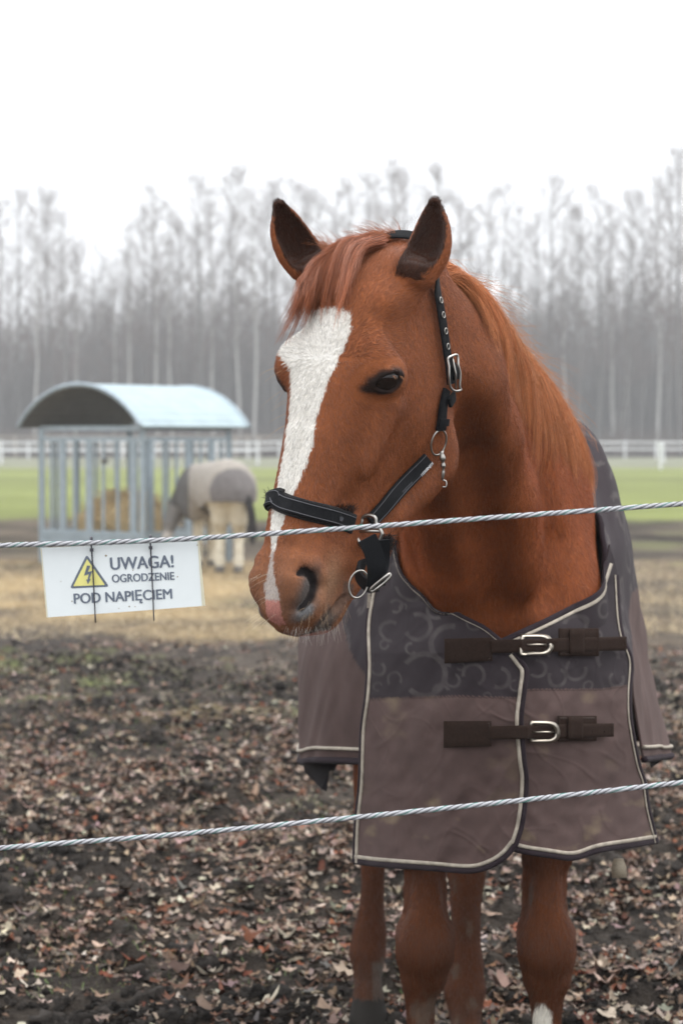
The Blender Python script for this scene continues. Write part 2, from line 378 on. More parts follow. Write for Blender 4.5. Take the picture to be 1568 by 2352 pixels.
# ears
def ear(B, T, mid, o, side):
    B, T, mid = np.array(B), np.array(T), np.array(mid); ts = np.linspace(0, 1, 15)
    C = [(1 - t) ** 2 * B + 2 * t * (1 - t) * mid + t * t * T for t in ts]
    W = np.interp(ts, [0, .15, .35, .55, .75, .9, 1], [.027, .034, .036, .033, .026, .016, .006])
    e = T - B; e /= np.linalg.norm(e); o = np.array(o, float); o -= e * o.dot(e); o /= np.linalg.norm(o); sd = np.cross(e, o)
    for i in range(14):
        c = (C[i] + C[i + 1]) / 2; w = (W[i] + W[i + 1]) / 2; G.ell(c, (.012, w, w * .85), np.array([e, sd, o]), k=.008)
    for i in range(2, 13):
        c = (C[i] + C[i + 1]) / 2; w = (W[i] + W[i + 1]) / 2; G.ell(c + o * w * .62, (.011, w * .80 - .001, w * 1.05), np.array([e, sd, o]), k=.005, mode='sub')
    return C, e, o, sd, W
earL = ear(P(728, 632, 3.865), P(640, 467, 3.86), P(660, 560, 3.87), (.25, -1, .10), 1)
earR = ear(P(945, 640, 3.735), P(996, 461, 3.76), P(1006, 570, 3.75), (-.38, -1, .08), -1)
G.cone(hp(0.02, -.03, -.03), earL[0][1], .03, .024, k=.02); G.cone(hp(0.02, -.03, .03), earR[0][1], .034, .026, k=.02)
# neck muscles, laid along the surface
def ridge(pl, r, inset, k, mode='add'):
    q = []
    for x, y in pl:
        h = G.hit(x, y); _, n = G.snap(h); q.append(h - n * inset)
    for i in range(len(q) - 1): G.cone(q[i], q[i + 1], r, r, k, mode)
ridge([(1110, 880), (1150, 1010), (1185, 1160), (1205, 1330)], .05, .030, .05)
ridge([(1062, 930), (1080, 1060), (1120, 1230), (1150, 1380)], .03, -.015, .045, 'sub')
ridge([(1255, 1100), (1270, 1250), (1265, 1380)], .035, -.026, .04, 'sub')
ridge([(985, 1200), (1010, 1330), (1050, 1420)], .03, .018, .04)
# legs: (x, y, z, r)
def fleg(pxs, D):                                        # centre x, half width (photo units), z
    out = []
    for x, hw, z in pxs: out.append(((x - 784) / 1148 * D / 4.6, D, z, hw / 1148 * D / 4.6))
    return out
def leg(pts, yo=None): G.chain([(x, y, z, r) for x, y, z, r in pts], k=.012)
fl = fleg([(985, 72, .95), (978, 60, .80), (975, 50, .66), (978, 50, .58), (977, 62, .50), (977, 63, .46), (973, 50, .41), (967, 33, .375), (966, 29, .28), (966, 44, .20), (966, 34, .13)], 4.6); leg(fl)
fr = fleg([(1250, 72, .95), (1255, 62, .80), (1259, 55, .66), (1253, 52, .60), (1255, 62, .50), (1258, 63, .46), (1258, 52, .41), (1258, 36, .37), (1258, 30, .28), (1258, 44, .20), (1256, 34, .13)], 4.6); leg(fr)
hl = [(.10, 5.62, .95, .10), (.09, 5.60, .74, .062), (.086, 5.72, .56, .052), (.080, 5.72, .5, .036), (.077, 5.70, .36, .026), (.070, 5.69, .26, .040), (.064, 5.68, .215, .042), (.066, 5.65, .13, .030)]; leg(hl)
hr = [(.28, 5.25, .95, .10), (.292, 5.24, .74, .065), (.294, 5.34, .56, .058), (.292, 5.34, .48, .042), (.288, 5.31, .36, .031), (.287, 5.30, .27, .040), (.285, 5.29, .215, .046), (.287, 5.25, .13, .032)]; leg(hr)
for (x, z, sg_) in ((977 , .48, 1), (1256, .48, -1)):     # bony knees and the tendon behind
    X0 = (x - 784) / 1148; 
    G.ell((X0, 4.560, z + .01), (.044, .028, .060), k=.03)
    G.ell((X0, 4.66, z - .01), (.022, .022, .05), k=.02); G.cone((X0, 4.640, .42), (X0, 4.638, .22), .014, .016, .012)
    G.cone((X0 - .042, 4.58, .62), (X0 - .048, 4.59, .54), .012, .010, .03, 'sub'); G.cone((X0 + .042, 4.58, .62), (X0 + .048, 4.59, .54), .012, .010, .03, 'sub')
for q in (fl, fr, hl, hr):
    x, y, z, r = q[-1]; G.cone((x, y - .005, .125), (x, y - .045, .02), .036, .058, k=.008)
    G.op((x - .15, y - .2, -.06), (x + .15, y + .2, .03), lambda X, Y, Z: Z - 0.012 + 0 * X + 0 * Y, .005, 'sub')
HV, HF = G.mesh()
HV = smooth_mesh(HV, HF, 2, .5)
HN = vnormals(HV, HF)
vol = (HN * (HV - HV.mean(0))).sum()
if vol < 0: HF = HF[:, ::-1]; HN = -HN

# coat markings
def inpoly(x, y, poly):
    r = np.zeros(x.shape, bool); n = len(poly)
    for i in range(n):
        x1, y1 = poly[i]; x2, y2 = poly[(i + 1) % n]
        if y1 == y2: continue
        c = ((y1 > y) != (y2 > y)) & (x < (x2 - x1) * (y - y1) / (y2 - y1) + x1); r ^= c
    return r
def head_poly(pl):
    q = to_head(np.array([G.hit(x, y, 3.2, 4.3) for x, y in pl])); return [(a, l) for a, _, l in q]
blaze = head_poly([(712, 722), (750, 712), (785, 712), (806, 724), (804, 760), (790, 805), (768, 850), (744, 908), (727, 960), (722, 1010), (705, 1060), (686, 1110), (665, 1155), (650, 1205), (640, 1232), (632, 1262), (628, 1300), (633, 1330), (640, 1360), (645, 1392), (612, 1380), (607, 1350), (614, 1315), (621, 1290), (623, 1260), (622, 1215), (626, 1170), (640, 1100), (655, 1030), (663, 970), (668, 920), (669, 870), (662, 840), (640, 812), (640, 790), (672, 762)])
snip = head_poly([(612, 1374), (643, 1380), (650, 1402), (656, 1432), (645, 1440), (620, 1425), (611, 1400)])
CH = np.array([.256, .081, .029])
NQ = to_head(G.hit(700, 1402, 3.2, 4.2)); NC = to_head(G.hit(708, 1352, 3.2, 4.2)); MC = to_head(np.array([G.hit(x, y, 3.2, 4.2) for x, y in ((800, 1325), (790, 1366), (760, 1409), (733, 1438))]))
def coat_color(p, nrm=None):
    q = to_head(p); a, u, l = q[:, 0], q[:, 1], q[:, 2]
    hw = (a > -.02) & (np.abs(l) < .2) & (u > -.26) & (a < .75) & (p[:, 1] < 4.1) & (p[:, 2] > 1.1)
    c = np.tile(CH, (len(p), 1))
    c *= (1 + .16 * vnoise(p, 9, 3, 3) + .12 * vnoise(p, 60, 4, 2))[:, None]
    # lighter neck top and chest sides, darker legs with shade under the rug put into their colour
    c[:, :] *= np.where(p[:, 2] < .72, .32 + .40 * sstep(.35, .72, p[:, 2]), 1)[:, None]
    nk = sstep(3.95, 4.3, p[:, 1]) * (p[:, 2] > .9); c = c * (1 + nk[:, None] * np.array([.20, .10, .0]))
    jn = vnoise(p, 40, 8, 3) * .004; jl = vnoise(p, 300, 9, 2) * .0030
    wh = hw & inpoly(a + jn, l + jn * .7 + jl, blaze) & (u > -.1)
    # whitish hairs beyond the edge of the blaze
    muz = np.where(hw, sstep(.47, .60, a), 0)[:, None]
    tan = np.array([.235, .118, .066]); dark = np.array([.045, .032, .028])
    c = c * (1 - .65 * muz) + tan * .65 * muz * (1 + .25 * vnoise(p, 30, 12, 3))[:, None]
    al = np.abs(l); lt = np.where(hw, np.exp(-((a - .545) / .04) ** 2 - ((u + .062) / .030) ** 2), 0)[:, None] * .75; c = c * (1 - lt) + np.array([.40, .235, .14]) * lt
    # dark skin: nostril, lips, round the eye
    dn = np.sqrt(((a - NC[0]) / .034) ** 2 + ((u - NC[1]) / .020) ** 2) * np.where(al > .02, 1, 9) + .25 * vnoise(p, 60, 21, 3)
    NP = np.array([to_head(G.hit(x, y, 3.2, 4.2)) for x, y in ((684, 1319), (698, 1309), (714, 1322), (720, 1346), (713, 1372), (690, 1398))]); tq = np.linspace(0, 5, 31); NPi = np.stack([np.interp(tq, np.arange(6), NP[:, j]) for j in range(3)], 1)
    dn2 = np.full(len(p), 9.0); sel = hw & (a > .5); qq = np.stack([a, u, al], 1)[sel]
    if sel.any(): dn2[sel] = np.linalg.norm(qq[:, None] - NPi[None], axis=2).min(1) / .0095
    dn3 = np.sqrt(((a - NQ[0]) / .020) ** 2 + ((u - NQ[1]) / .011) ** 2) * np.where(al > .02, 1, 9) + .2 * vnoise(p, 90, 77, 2)
    dm = np.sqrt(((a - .610) / .030) ** 2 + ((u + .085) / .028) ** 2) + .3 * vnoise(p, 50, 22, 3)
    lip = np.abs(u - np.interp(a, MC[:, 0], MC[:, 1])) / .016 + .3 * vnoise(p, 70, 29, 2)
    pe = HO + np.stack([a, u, al], 1) @ HR - EH; x1, x2 = pe @ e1, pe @ e2
    de = np.sqrt(((x1 + .004) / .038) ** 2 + ((x2 - x1 * .15) / .0245) ** 2 + ((pe @ EN) / .03) ** 2) + .10 * vnoise(p, 80, 23, 2)
    de2 = np.sqrt(((x1 + .034) / .016) ** 2 + ((x2 + .012) / .010) ** 2 + ((pe @ EN) / .03) ** 2)
    for d, lo, hi, colr in ((dn, .5, 1.7, (.105, .088, .08)), (dn3, .4, 1.4, (.16, .155, .155)), (dn2, .45, 1.25, (.022, .018, .018)), (dm, .7, 1.3, (.085, .065, .055)), (lip, .5, 1.3, (.11, .08, .065)), (de, .8, 1.15, (.022, .014, .012)), (de2, .5, 1.2, (.03, .018, .014))):
        w = 1 - sstep(lo, hi, d)
        if d is lip: w = w * (a > .53) * (a < .63) * .7
        w = np.where(hw & ~(wh & (a > .5) & (d is not dn)), w, 0)[:, None]; c = c * (1 - w) + np.array(colr) * w
    c[wh] = np.array([.69, .66, .61]) * (1 + .05 * vnoise(p[wh], 90, 5, 2))[:, None]
    gy_ = wh & (a > .53); c[gy_] = c[gy_] * .45 + np.array([.30, .20, .17]) * .5
    pk = hw & inpoly(a + jn, l + jn, snip); c[pk] = np.array([.50, .22, .18])
    # ears: dark brown inside
    for (C, e, o, sd, W) in (earL, earR):
        r = p - C[0]; t = (r @ e) / np.linalg.norm(C[-1] - C[0]); Cc = np.array(C); i = np.clip((t * 14).round().astype(int), 0, 14)
        d = p - Cc[i]; near = (t > -.05) & (t < 1.08) & (np.linalg.norm(d, axis=1) < .06)
        ins = near & (np.abs(d @ sd) < W[i] * .86) & ((d @ o) > -W[i] * .55)
        if nrm is not None: ins &= (nrm @ o > -.1)
        c[ins] = np.array([.040, .015, .008]) * (1 + .3 * vnoise(p[ins], 60, 31, 2))[:, None]
        tip = near & (t > .86); c[tip] = np.array([.05, .022, .014])
    # socks and hooves
    s1 = (p[:, 0] > .385) & (p[:, 2] < .362 + .03 * vnoise(p, 40, 41, 2) - 2.5 * (p[:, 0] - .402) ** 2 * 20) & (p[:, 0] < .421) & (p[:, 1] < 4.9); c[s1] = (.72, .68, .60)
    s2 = (p[:, 1] > 5.5) & (p[:, 2] < .19 + .03 * vnoise(p, 30, 43, 2)) & (p[:, 0] > .075); s2m = np.where(s2, .5 + .5 * sstep(-.3, .5, vnoise(p, 60, 48, 3)), 0)[:, None]; c = c * (1 - s2m) + np.array([.13, .105, .085]) * s2m
    spl = (p[:, 2] < .62) * sstep(.28, .5, vnoise(p, 26, 47, 4)) * .55; c = c * (1 - spl[:, None]) + np.array([.13, .10, .075]) * spl[:, None]
    mud = sstep(.26, .10, p[:, 2]) * (.5 + .5 * vnoise(p, 22, 44, 3)); c = c * (1 - mud[:, None] * .7) + np.array([.05, .04, .032]) * mud[:, None] * .7
    hf = (p[:, 2] < .115); c[hf] = np.array([.024, .021, .018])
    return np.clip(c, .004, 1)
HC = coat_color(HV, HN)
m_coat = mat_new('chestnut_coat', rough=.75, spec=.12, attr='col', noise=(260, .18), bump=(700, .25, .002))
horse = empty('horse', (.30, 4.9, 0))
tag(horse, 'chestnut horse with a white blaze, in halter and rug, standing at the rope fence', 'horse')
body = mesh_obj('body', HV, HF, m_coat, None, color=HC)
def under(o, par):                                       # parent keeping world placement
    from mathutils import Matrix
    loc = np.array(par.location) if par.type == 'EMPTY' else np.zeros(3)
    o.parent = par; o.matrix_parent_inverse = Matrix.Translation(tuple(-loc)); return o
under(body, horse)
# eyes
m_eye = mat_new('dark_eye', (.012, .006, .004), rough=.06, spec=.5, noise=(90, .4))
m_eye.node_tree.nodes['Principled BSDF'].inputs['Coat Weight'].default_value = .0
m_eye.node_tree.nodes['Principled BSDF'].inputs['Coat Roughness'].default_value = .02
for f in (lambda v: v, mirror):
    V = []; Fs = []; n1, n2 = 24, 36; ec = EH - EN * .0195
    for i in range(n1 + 1):
        for j in range(n2):
            t = math.pi * i / n1; ph = 2 * math.pi * j / n2
            V.append(f(ec + .0240 * (e1 * math.sin(t) * math.cos(ph) * 1.08 + e2 * math.sin(t) * math.sin(ph) + EN * math.cos(t))))
    for i in range(n1):
        for j in range(n2): Fs.append((i * n2 + j, i * n2 + (j + 1) % n2, (i + 1) * n2 + (j + 1) % n2, (i + 1) * n2 + j))
    under(mesh_obj('eye', V, Fs, m_eye), horse)
# ------------------------------------------------------------------ hair: coat, mane, forelock, whiskers
m_hair = mat_new('short_coat_hair', rough=.38, spec=.36, attr='col')
m_mane = mat_new('ginger_hair', rough=.38, spec=.32, attr='col')
area = np.linalg.norm(np.cross(HV[HF[:, 2]] - HV[HF[:, 0]], HV[HF[:, 3]] - HV[HF[:, 1]]), axis=1) / 2
fc = HV[HF].mean(1); fn = np.cross(HV[HF[:, 2]] - HV[HF[:, 0]], HV[HF[:, 3]] - HV[HF[:, 1]]); fn /= np.linalg.norm(fn, axis=1)[:, None] + 1e-12
camd = np.array([0, 0, CAMH]) - fc; camd /= np.linalg.norm(camd, axis=1)[:, None]
face = (fn * camd).sum(1)
fh = to_head(fc)
ishead = (fc[:, 1] < 4.05) & (fh[:, 0] > -.1) & (fh[:, 1] > -.3) & (fc[:, 2] > 1.1)
wt = area * np.where(face > -.35, 1, 0.0)
wt = wt * np.where(ishead, 1.7, np.where(fc[:, 1] > 4.15, .9, 1.2))
wt[(fc[:, 1] > 5.0) & (fc[:, 2] > .78)] = 0
wt[(fc[:, 2] < .75) & (fc[:, 1] > 5)] *= .5
px_, py_ = px_of(fc)
wt[(py_ > 1600) & (fc[:, 2] > .72)] = 0
wt[fc[:, 2] < .12] = 0
NPQ = np.array([to_head(G.hit(x, y, 3.2, 4.2)) for x, y in ((684, 1319), (691, 1313), (698, 1309), (707, 1315), (714, 1322), (718, 1334), (720, 1346), (717, 1360), (713, 1372), (702, 1385), (690, 1398))])
def root_sample(n, w):
    i = RNG.choice(len(HF), n, p=w / w.sum()); r = RNG.random((n, 2)); q = HV[HF[i]]
    a = r[:, :1]; b = r[:, 1:]
    return q[:, 0] * (1 - a) * (1 - b) + q[:, 1] * a * (1 - b) + q[:, 2] * a * b + q[:, 3] * (1 - a) * b, HN[HF[i]].mean(1), i
NF = 340000
rp, rn, ri = root_sample(NF, wt); rn /= np.linalg.norm(rn, axis=1)[:, None]
q = to_head(rp); a_, u_, l_ = q.T; hd = ishead[ri]
dirv = np.tile(NA * .5 - Z * .8, (NF, 1))
dirv[rp[:, 2] < .75] = (0, 0, -1)
da = np.where(a_ < .21, (a_ - .21) * 9, .35 + (a_ - .21) * 5); dl_ = l_ * 9
hdir = da[:, None] * HA + dl_[:, None] * HL - np.where(u_ < .03, .9, .15)[:, None] * HU
low = u_ < -.02
hdir[low] = .9 * HA - .55 * HU + 0 * HL
dirv[hd] = hdir[hd]
for (C, e, o, sd, W) in (earL, earR):
    r_ = rp - C[0]; t = (r_ @ e) / np.linalg.norm(C[-1] - C[0]); near = (t > 0.05) & (t < 1.15) & (np.linalg.norm(r_ - np.outer(r_ @ e, e), axis=1) < .07) & hd
    dirv[near] = e
    if C is earL[0]: nearA = near
    else: nearA = nearA | near
dirv = dirv + .35 * np.stack([vnoise(rp, 14, 60 + i, 2) for i in range(3)], 1) + RNG.normal(0, .16, (NF, 3))
dirv -= rn * (dirv * rn).sum(1)[:, None]; dirv /= np.linalg.norm(dirv, axis=1)[:, None] + 1e-9
Ln = np.where(hd, .0085, .013) * RNG.uniform(.6, 1.25, NF)
Ln = np.where(hd & (a_ > .48), .0055, Ln); Ln = np.where(nearA, .008, Ln)
pe = rp - EH; deye = np.linalg.norm(np.stack([(pe @ e1) / 1.5, (pe @ e2) * 1.2, pe @ EN]), axis=0)
Ln = np.where(deye < .05, .004, Ln)
keep = deye > .024
pm = mirror(rp) - EH; keep &= np.linalg.norm(np.stack([(pm @ e1) / 1.5, (pm @ e2) * 1.2, pm @ EN]), axis=0) > .024
qn = np.stack([a_, u_, np.abs(l_)], 1); sl_ = hd & (a_ > .5); dz = np.full(NF, 9.0); dz[sl_] = np.linalg.norm(qn[sl_][:, None] - NPQ[None], axis=2).min(1); keep &= dz > .0095
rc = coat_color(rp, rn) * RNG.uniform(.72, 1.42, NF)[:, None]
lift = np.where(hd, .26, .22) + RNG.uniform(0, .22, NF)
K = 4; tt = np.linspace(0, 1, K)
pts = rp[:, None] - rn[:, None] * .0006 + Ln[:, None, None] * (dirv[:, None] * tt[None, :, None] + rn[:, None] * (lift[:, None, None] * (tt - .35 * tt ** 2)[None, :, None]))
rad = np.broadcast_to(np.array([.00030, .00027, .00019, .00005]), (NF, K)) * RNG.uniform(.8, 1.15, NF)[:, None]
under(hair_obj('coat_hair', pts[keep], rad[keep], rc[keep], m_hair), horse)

def clumps(guides, n, spread, taper=.35, freq=6):        # guides (g,K,3) -> hairs
    g, K = guides.shape[:2]; out = []
    T = np.gradient(guides, axis=1); T /= np.linalg.norm(T, axis=2)[..., None] + 1e-9
    tt = np.linspace(0, 1, K)[None, None, :, None]
    off = RNG.normal(0, 1, (g, n, 1, 3)) * spread * (1 - (1 - taper) * tt) + RNG.normal(0, 1, (g, n, 1, 3)) * spread * .6 * tt ** 2
    ph = RNG.uniform(0, 6.28, (g, n, 1, 3)); off = off + spread * .35 * np.sin(tt * freq + ph) * tt
    H = guides[:, None] + off; cut = RNG.uniform(.65, 1.0, (g, n)); idx = np.linspace(0, 1, K)[None, None] * cut[..., None] * (K - 1)
    i = np.minimum(idx.astype(int), K - 2); f = (idx - i)[..., None]
    gi, ni = np.ogrid[:g, :n]; gi = gi[..., None]; ni = ni[..., None]
    return (H[gi, ni, i] * (1 - f) + H[gi, ni, i + 1] * f).reshape(g * n, K, 3)
# mane: rooted on the crest, lying over the near side of the neck
NG = 1900
A0 = np.array((0.13, 3.90, 1.66)); sN = RNG.uniform(-.02, .95, NG)
root = A0 + NA * sN[:, None] + NU * np.interp(sN, [0, .12, .28, .45, .62, .78, .92], [.11, .145, .18, .22, .25, .265, .28])[:, None] + NL * RNG.uniform(-.025, .055, NG)[:, None]
p_, _ = G.snap(root, .004); KM = 14; Lm = RNG.uniform(.07, .31, NG) * np.interp(sN, [0, .15, .4, 1], [.7, .9, 1.1, 1.1]); path = [p_]
jit = RNG.normal(0, .17, (NG, 3)); offs = RNG.uniform(.004, .020, NG)
for k in range(1, KM):
    t = k / (KM - 1); d = NL * (1.2 * (1 - t) ** 1.5) + NA * (.30 + .35 * np.clip(1 - t, 0, 1)) - Z * (.35 + .9 * t) + jit
    g_ = G.grad(p_); g_ /= np.linalg.norm(g_, axis=1)[:, None] + 1e-9; d = d - g_ * (d * g_).sum(1)[:, None]; d /= np.linalg.norm(d, axis=1)[:, None]
    p_ = p_ + d * (Lm / (KM - 1))[:, None]; of = offs * math.sin(math.pi * min(1, .25 + t * .75)) + .003
    v = G.sample(p_) - of; g_ = G.grad(p_); p_ = p_ - (v / np.maximum((g_ ** 2).sum(1), .3))[:, None] * g_
    path.append(p_.copy())
guides = np.stack(path, 1); hairs = clumps(guides, 30, .0050, .55)
gc = np.array([.50, .195, .075]) * RNG.uniform(.7, 1.25, (NG, 1)) * np.array([1, 1, 1]) * (1 + .2 * np.stack([vnoise(guides[:, 5], 7, 70)] * 3, 1))
def hair_colours(gc, n, tip=(1.15, 1.2, 1.2)):
    c = np.repeat(gc, n, 0) * RNG.uniform(.7, 1.35, (len(gc) * n, 1)); return c
NW = 420; wi = RNG.choice(NG, NW); fw = guides[wi].copy(); tkk = np.linspace(0, 1, KM)[None, :, None]; fw = fw[:, :1] + (fw - fw[:, :1]) * .75 + (X * .035 + Z * .02 + RNG.normal(0, .014, (NW, 1, 3))) * tkk ** 1.3 * 1.2
mc = hair_colours(gc, 30); hairs = np.concatenate([hairs, fw]); mc = np.concatenate([mc, np.tile([[.50, .22, .09]], (NW, 1))]); rad = np.broadcast_to(np.linspace(.00042, .00012, KM), (len(hairs), KM))
under(hair_obj('mane', hairs, rad, mc, m_mane), horse)
# forelock, drawn down over the forehead
FG = [[(886, 566), (842, 600), (820, 680), (800, 770)], [(872, 556), (815, 596), (792, 680), (772, 770)], [(862, 550), (790, 596), (758, 690), (735, 770)], [(850, 546), (765, 606), (728, 690), (698, 765)],
      [(842, 542), (745, 622), (706, 690), (672, 770)], [(838, 540), (735, 640), (690, 705), (645, 790)], [(836, 540), (728, 650), (682, 715), (624, 840)]]
base = []
for k, gl in enumerate(FG):
    w = []
    for j, (x, y) in enumerate(gl):
        h = G.hit(x, y, 3.3, 4.2) if not (k > 3 and j > 1) else P(x, y, 3.70 + .02 * j); pp, n_ = G.snap(h, [.012, .020, .012, .005][j]) if not (k > 3 and j > 1) else (h, None); w.append(pp)
    base.append(catmull(w, 12))
base = np.array(base); NGf = 120; us = RNG.uniform(0, 6, NGf) ** 1; i = np.minimum(us.astype(int), 5); f = (us - i)[:, None, None]
gf = base[i] * (1 - f) + base[i + 1] * f; gf = gf + RNG.normal(0, .0035, (NGf, 1, 3)) * np.linspace(.5, 3.2, 12)[None, :, None]
Lf = RNG.uniform(.42, 1.0, NGf); ix = np.linspace(0, 1, 12)[None] * Lf[:, None] * 11; ii = np.minimum(ix.astype(int), 10); ff = (ix - ii)[..., None]; gi = np.arange(NGf)[:, None]
gf = gf[gi, ii] * (1 - ff) + gf[gi, ii + 1] * ff
fh_ = clumps(gf, 34, .0042, .40); gc = np.array([.29, .088, .034]) * RNG.uniform(.75, 1.25, (NGf, 1)); mc = hair_colours(gc, 34)
# short tufts standing up at the poll
NT = 4200; rt = np.array([P(x, y, d_) for x, y, d_ in zip(RNG.uniform(770, 925, NT), RNG.uniform(545, 575, NT), RNG.uniform(3.84, 3.95, NT))]); rt, nn_ = G.snap(rt, -.002)
dv = nn_ * .7 + Z * .6 - X * RNG.uniform(-.1, .9, NT)[:, None] + RNG.normal(0, .2, (NT, 3)); dv /= np.linalg.norm(dv, axis=1)[:, None]
Lt = RNG.uniform(.015, .040, NT) * (1 + .8 * (RNG.random(NT) < .12)); tk = np.linspace(0, 1, 12)[None, :, None]
tuft = rt[:, None] + Lt[:, None, None] * (dv[:, None] * tk - Z * .35 * tk ** 2 - X * .3 * tk ** 2)
allf = np.concatenate([fh_, tuft]); mc = np.concatenate([mc, np.array([.34, .12, .05]) * RNG.uniform(.7, 1.3, (NT, 1))])
under(hair_obj('forelock', allf, np.broadcast_to(np.linspace(.00038, .00010, 12), (len(allf), 12)), mc, m_mane), horse)
# whiskers on muzzle and chin, eyelashes
wp, wd, wl, wc, wr = [], [], [], [], []
def whisk(x, y, d, L, col, r=.00018):
    h = G.hit(x, y, 3.2, 4.2); h, n = G.snap(h); d = np.array(d, float) + n * .5 + RNG.normal(0, .15, 3); wp.append(h); wd.append(d / np.linalg.norm(d)); wl.append(L); wc.append(col); wr.append(r)
for _ in range(70): whisk(RNG.uniform(655, 790), RNG.uniform(1436, 1447), (-.25 + RNG.normal(0, .3), -.1, -1), RNG.uniform(.008, .024), (.55, .50, .44), .00013)
for _ in range(14): whisk(RNG.uniform(590, 640), RNG.uniform(1270, 1430), (-1, -.2, -.35), RNG.uniform(.02, .05), (.62, .52, .38), .00016)
for _ in range(34): whisk(RNG.uniform(690, 795), RNG.uniform(1380, 1430), (-.3, -.6, -.5), RNG.uniform(.012, .03), (.50, .34, .2), .00012)
for _ in range(10): whisk(RNG.uniform(628, 650), RNG.uniform(820, 1000), (-1, -.1, -.5), RNG.uniform(.02, .045), (.6, .35, .18))
for _ in range(9):
    a = RNG.uniform(.002, .024); h = EH + e1 * a + e2 * (.0125 - max(a, 0) ** 2 * 14) + EN * (.004 - a * a * 9)
    wp.append(h); d = EN * 1.0 - Z * .55 + e1 * .35 + RNG.normal(0, .12, 3); wd.append(d / np.linalg.norm(d)); wl.append(RNG.uniform(.004, .009)); wc.append((.30, .12, .045)); wr.append(.00025)
wp, wd, wl, wc, wr = map(np.array, (wp, wd, wl, wc, wr)); tk = np.linspace(0, 1, 6)[None, :, None]
wh = wp[:, None] + wl[:, None, None] * (wd[:, None] * tk - Z * .25 * tk ** 2)
under(hair_obj('whiskers', wh, wr[:, None] * np.linspace(1.1, .35, 6)[None], wc, m_mane), horse)
# tail hanging between the hind legs
tg = []
for _ in range(60):
    x = .245 + RNG.normal(0, .012); tg.append(catmull([(x, 6.18, 1.3), (x, 6.2, 1.0), (x + RNG.normal(0, .01), 6.15, .7), (x + RNG.normal(0, .02), 6.13, .30)], 12))
th = clumps(np.array(tg), 25, .006, .8)
under(hair_obj('tail', th, np.broadcast_to(np.linspace(.0006, .0003, 12), (len(th), 12)), np.array([.06, .03, .02]) * RNG.uniform(.6, 1.5, (len(th), 1)), m_mane), horse)
# ------------------------------------------------------------------ rug
def lin(r, g, b): return tuple(((v / 255) / 12.92 if v / 255 <= .04045 else ((v / 255 + .055) / 1.055) ** 2.4) for v in (r, g, b))
def cloth_mat(name, base=None, attr=None, rough=.75):
    m = mat_new(name, base or (.1, .1, .1), rough=rough + .1, spec=.06, attr=attr, noise=(14, .16), sheen=.03, bump=(900, .25, .0012))
    return m
m_rug = cloth_mat('printed_rug_cloth', attr='col', rough=.62); m_lining = cloth_mat('dark_lining', (.012, .010, .012), rough=.5)
m_bind = cloth_mat('dark_binding', (.028, .020, .024)); m_pipe = mat_new('pale_piping', (.36, .31, .25), rough=.7, noise=(60, .4), bump=(900, .5, .0015))
m_web = mat_new('brown_webbing', (.028, .017, .013), spec=.06, rough=.8, noise=(200, .25), bump=(1200, .5, .001))
m_steel = mat_new('worn_steel', (.38, .36, .33), rough=.32, metal=1.0, noise=(70, .25)); m_silver = mat_new('satin_silver', (.48, .43, .36), rough=.33, metal=1, noise=(40, .15))
rug = empty('horse_rug', (.31, 4.35, .69))
tag(rug, 'brown and purple grey horse rug printed with horseshoes, buckled across the chestnut chest', 'horse rug')
def Dflap(x, y):
    x = np.asarray(x, float); y = np.asarray(y, float)
    c = 1150 + (y - 1700) * .02; t = (x - c) / 320
    return 4.30 + .30 * t ** 2 - .03 * np.exp(-((y - 1650) / 160) ** 2) + .13 * np.clip((1500 - y) / 300, 0, 2)
def wr_field(X, Y, seed):                                # creases, in photo units along the sheet
    p = np.stack([X / 60, Y / 150, 0 * X + seed], -1)
    w = vnoise(p, 1.0, seed, 2) * .007 + vnoise(np.stack([(X + Y * .6) / 42, (Y - X * .5) / 130, 0 * X], -1), 1, seed + 5, 2) * .0045 + vnoise(np.stack([X / 26, Y / 24, 0 * X], -1), 1, seed + 9) * .0020
    q1 = vnoise(np.stack([X / 90, Y / 90, 0 * X], -1), 1, seed + 21) * 1.6
    cr = np.exp(-(vnoise(np.stack([(X - Y * .7) / 55 + q1, (Y + X * .7) / 170, 0 * X], -1), 1, seed + 14) / .09) ** 2) * .0026 + np.exp(-(vnoise(np.stack([(X + Y * .4) / 48 - q1, (Y - X * .5) / 120, 0 * X], -1), 1, seed + 17) / .07) ** 2) * .0022
    return w * 1.1 - 1.0 * cr * (.5 + .5 * vnoise(np.stack([X / 140, Y / 120, 0 * X], -1), 1, seed + 3))
def lerpc(c, n):
    c = np.array(c, float); s = np.r_[0, np.cumsum(np.linalg.norm(np.diff(c, axis=0), axis=1))]; C = catmull(c, 200)
    s2 = np.r_[0, np.cumsum(np.linalg.norm(np.diff(C, axis=0), axis=1))]; t = np.linspace(0, s2[-1], n)
    return np.stack([np.interp(t, s2, C[:, i]) for i in range(C.shape[1])], 1)
def coons(top, bot, left, right, n, m):
    T, B, L_, R = lerpc(top, n), lerpc(bot, n), lerpc(left, m), lerpc(right, m)
    u = np.linspace(0, 1, n)[None, :, None]; v = np.linspace(0, 1, m)[:, None, None]
    S = (1 - v) * T[None] + v * B[None] + (1 - u) * L_[:, None] + u * R[:, None] - ((1 - u) * (1 - v) * T[0] + u * (1 - v) * T[-1] + (1 - u) * v * B[0] + u * v * B[-1])
    return S
def gridfaces(m, n):
    i = (np.arange(m - 1)[:, None] * n + np.arange(n - 1)[None]).ravel(); return np.stack([i, i + n, i + n + 1, i + 1], 1)
def project(X, Y, D): 
    cx = (X - 784) / FPX; cy = -(Y - 1176) / FPX; d = np.stack([cx, CT + cy * ST, -ST + cy * CT], -1)
    return np.array([0, 0, CAMH]) + d * (D / d[..., 1])[..., None]
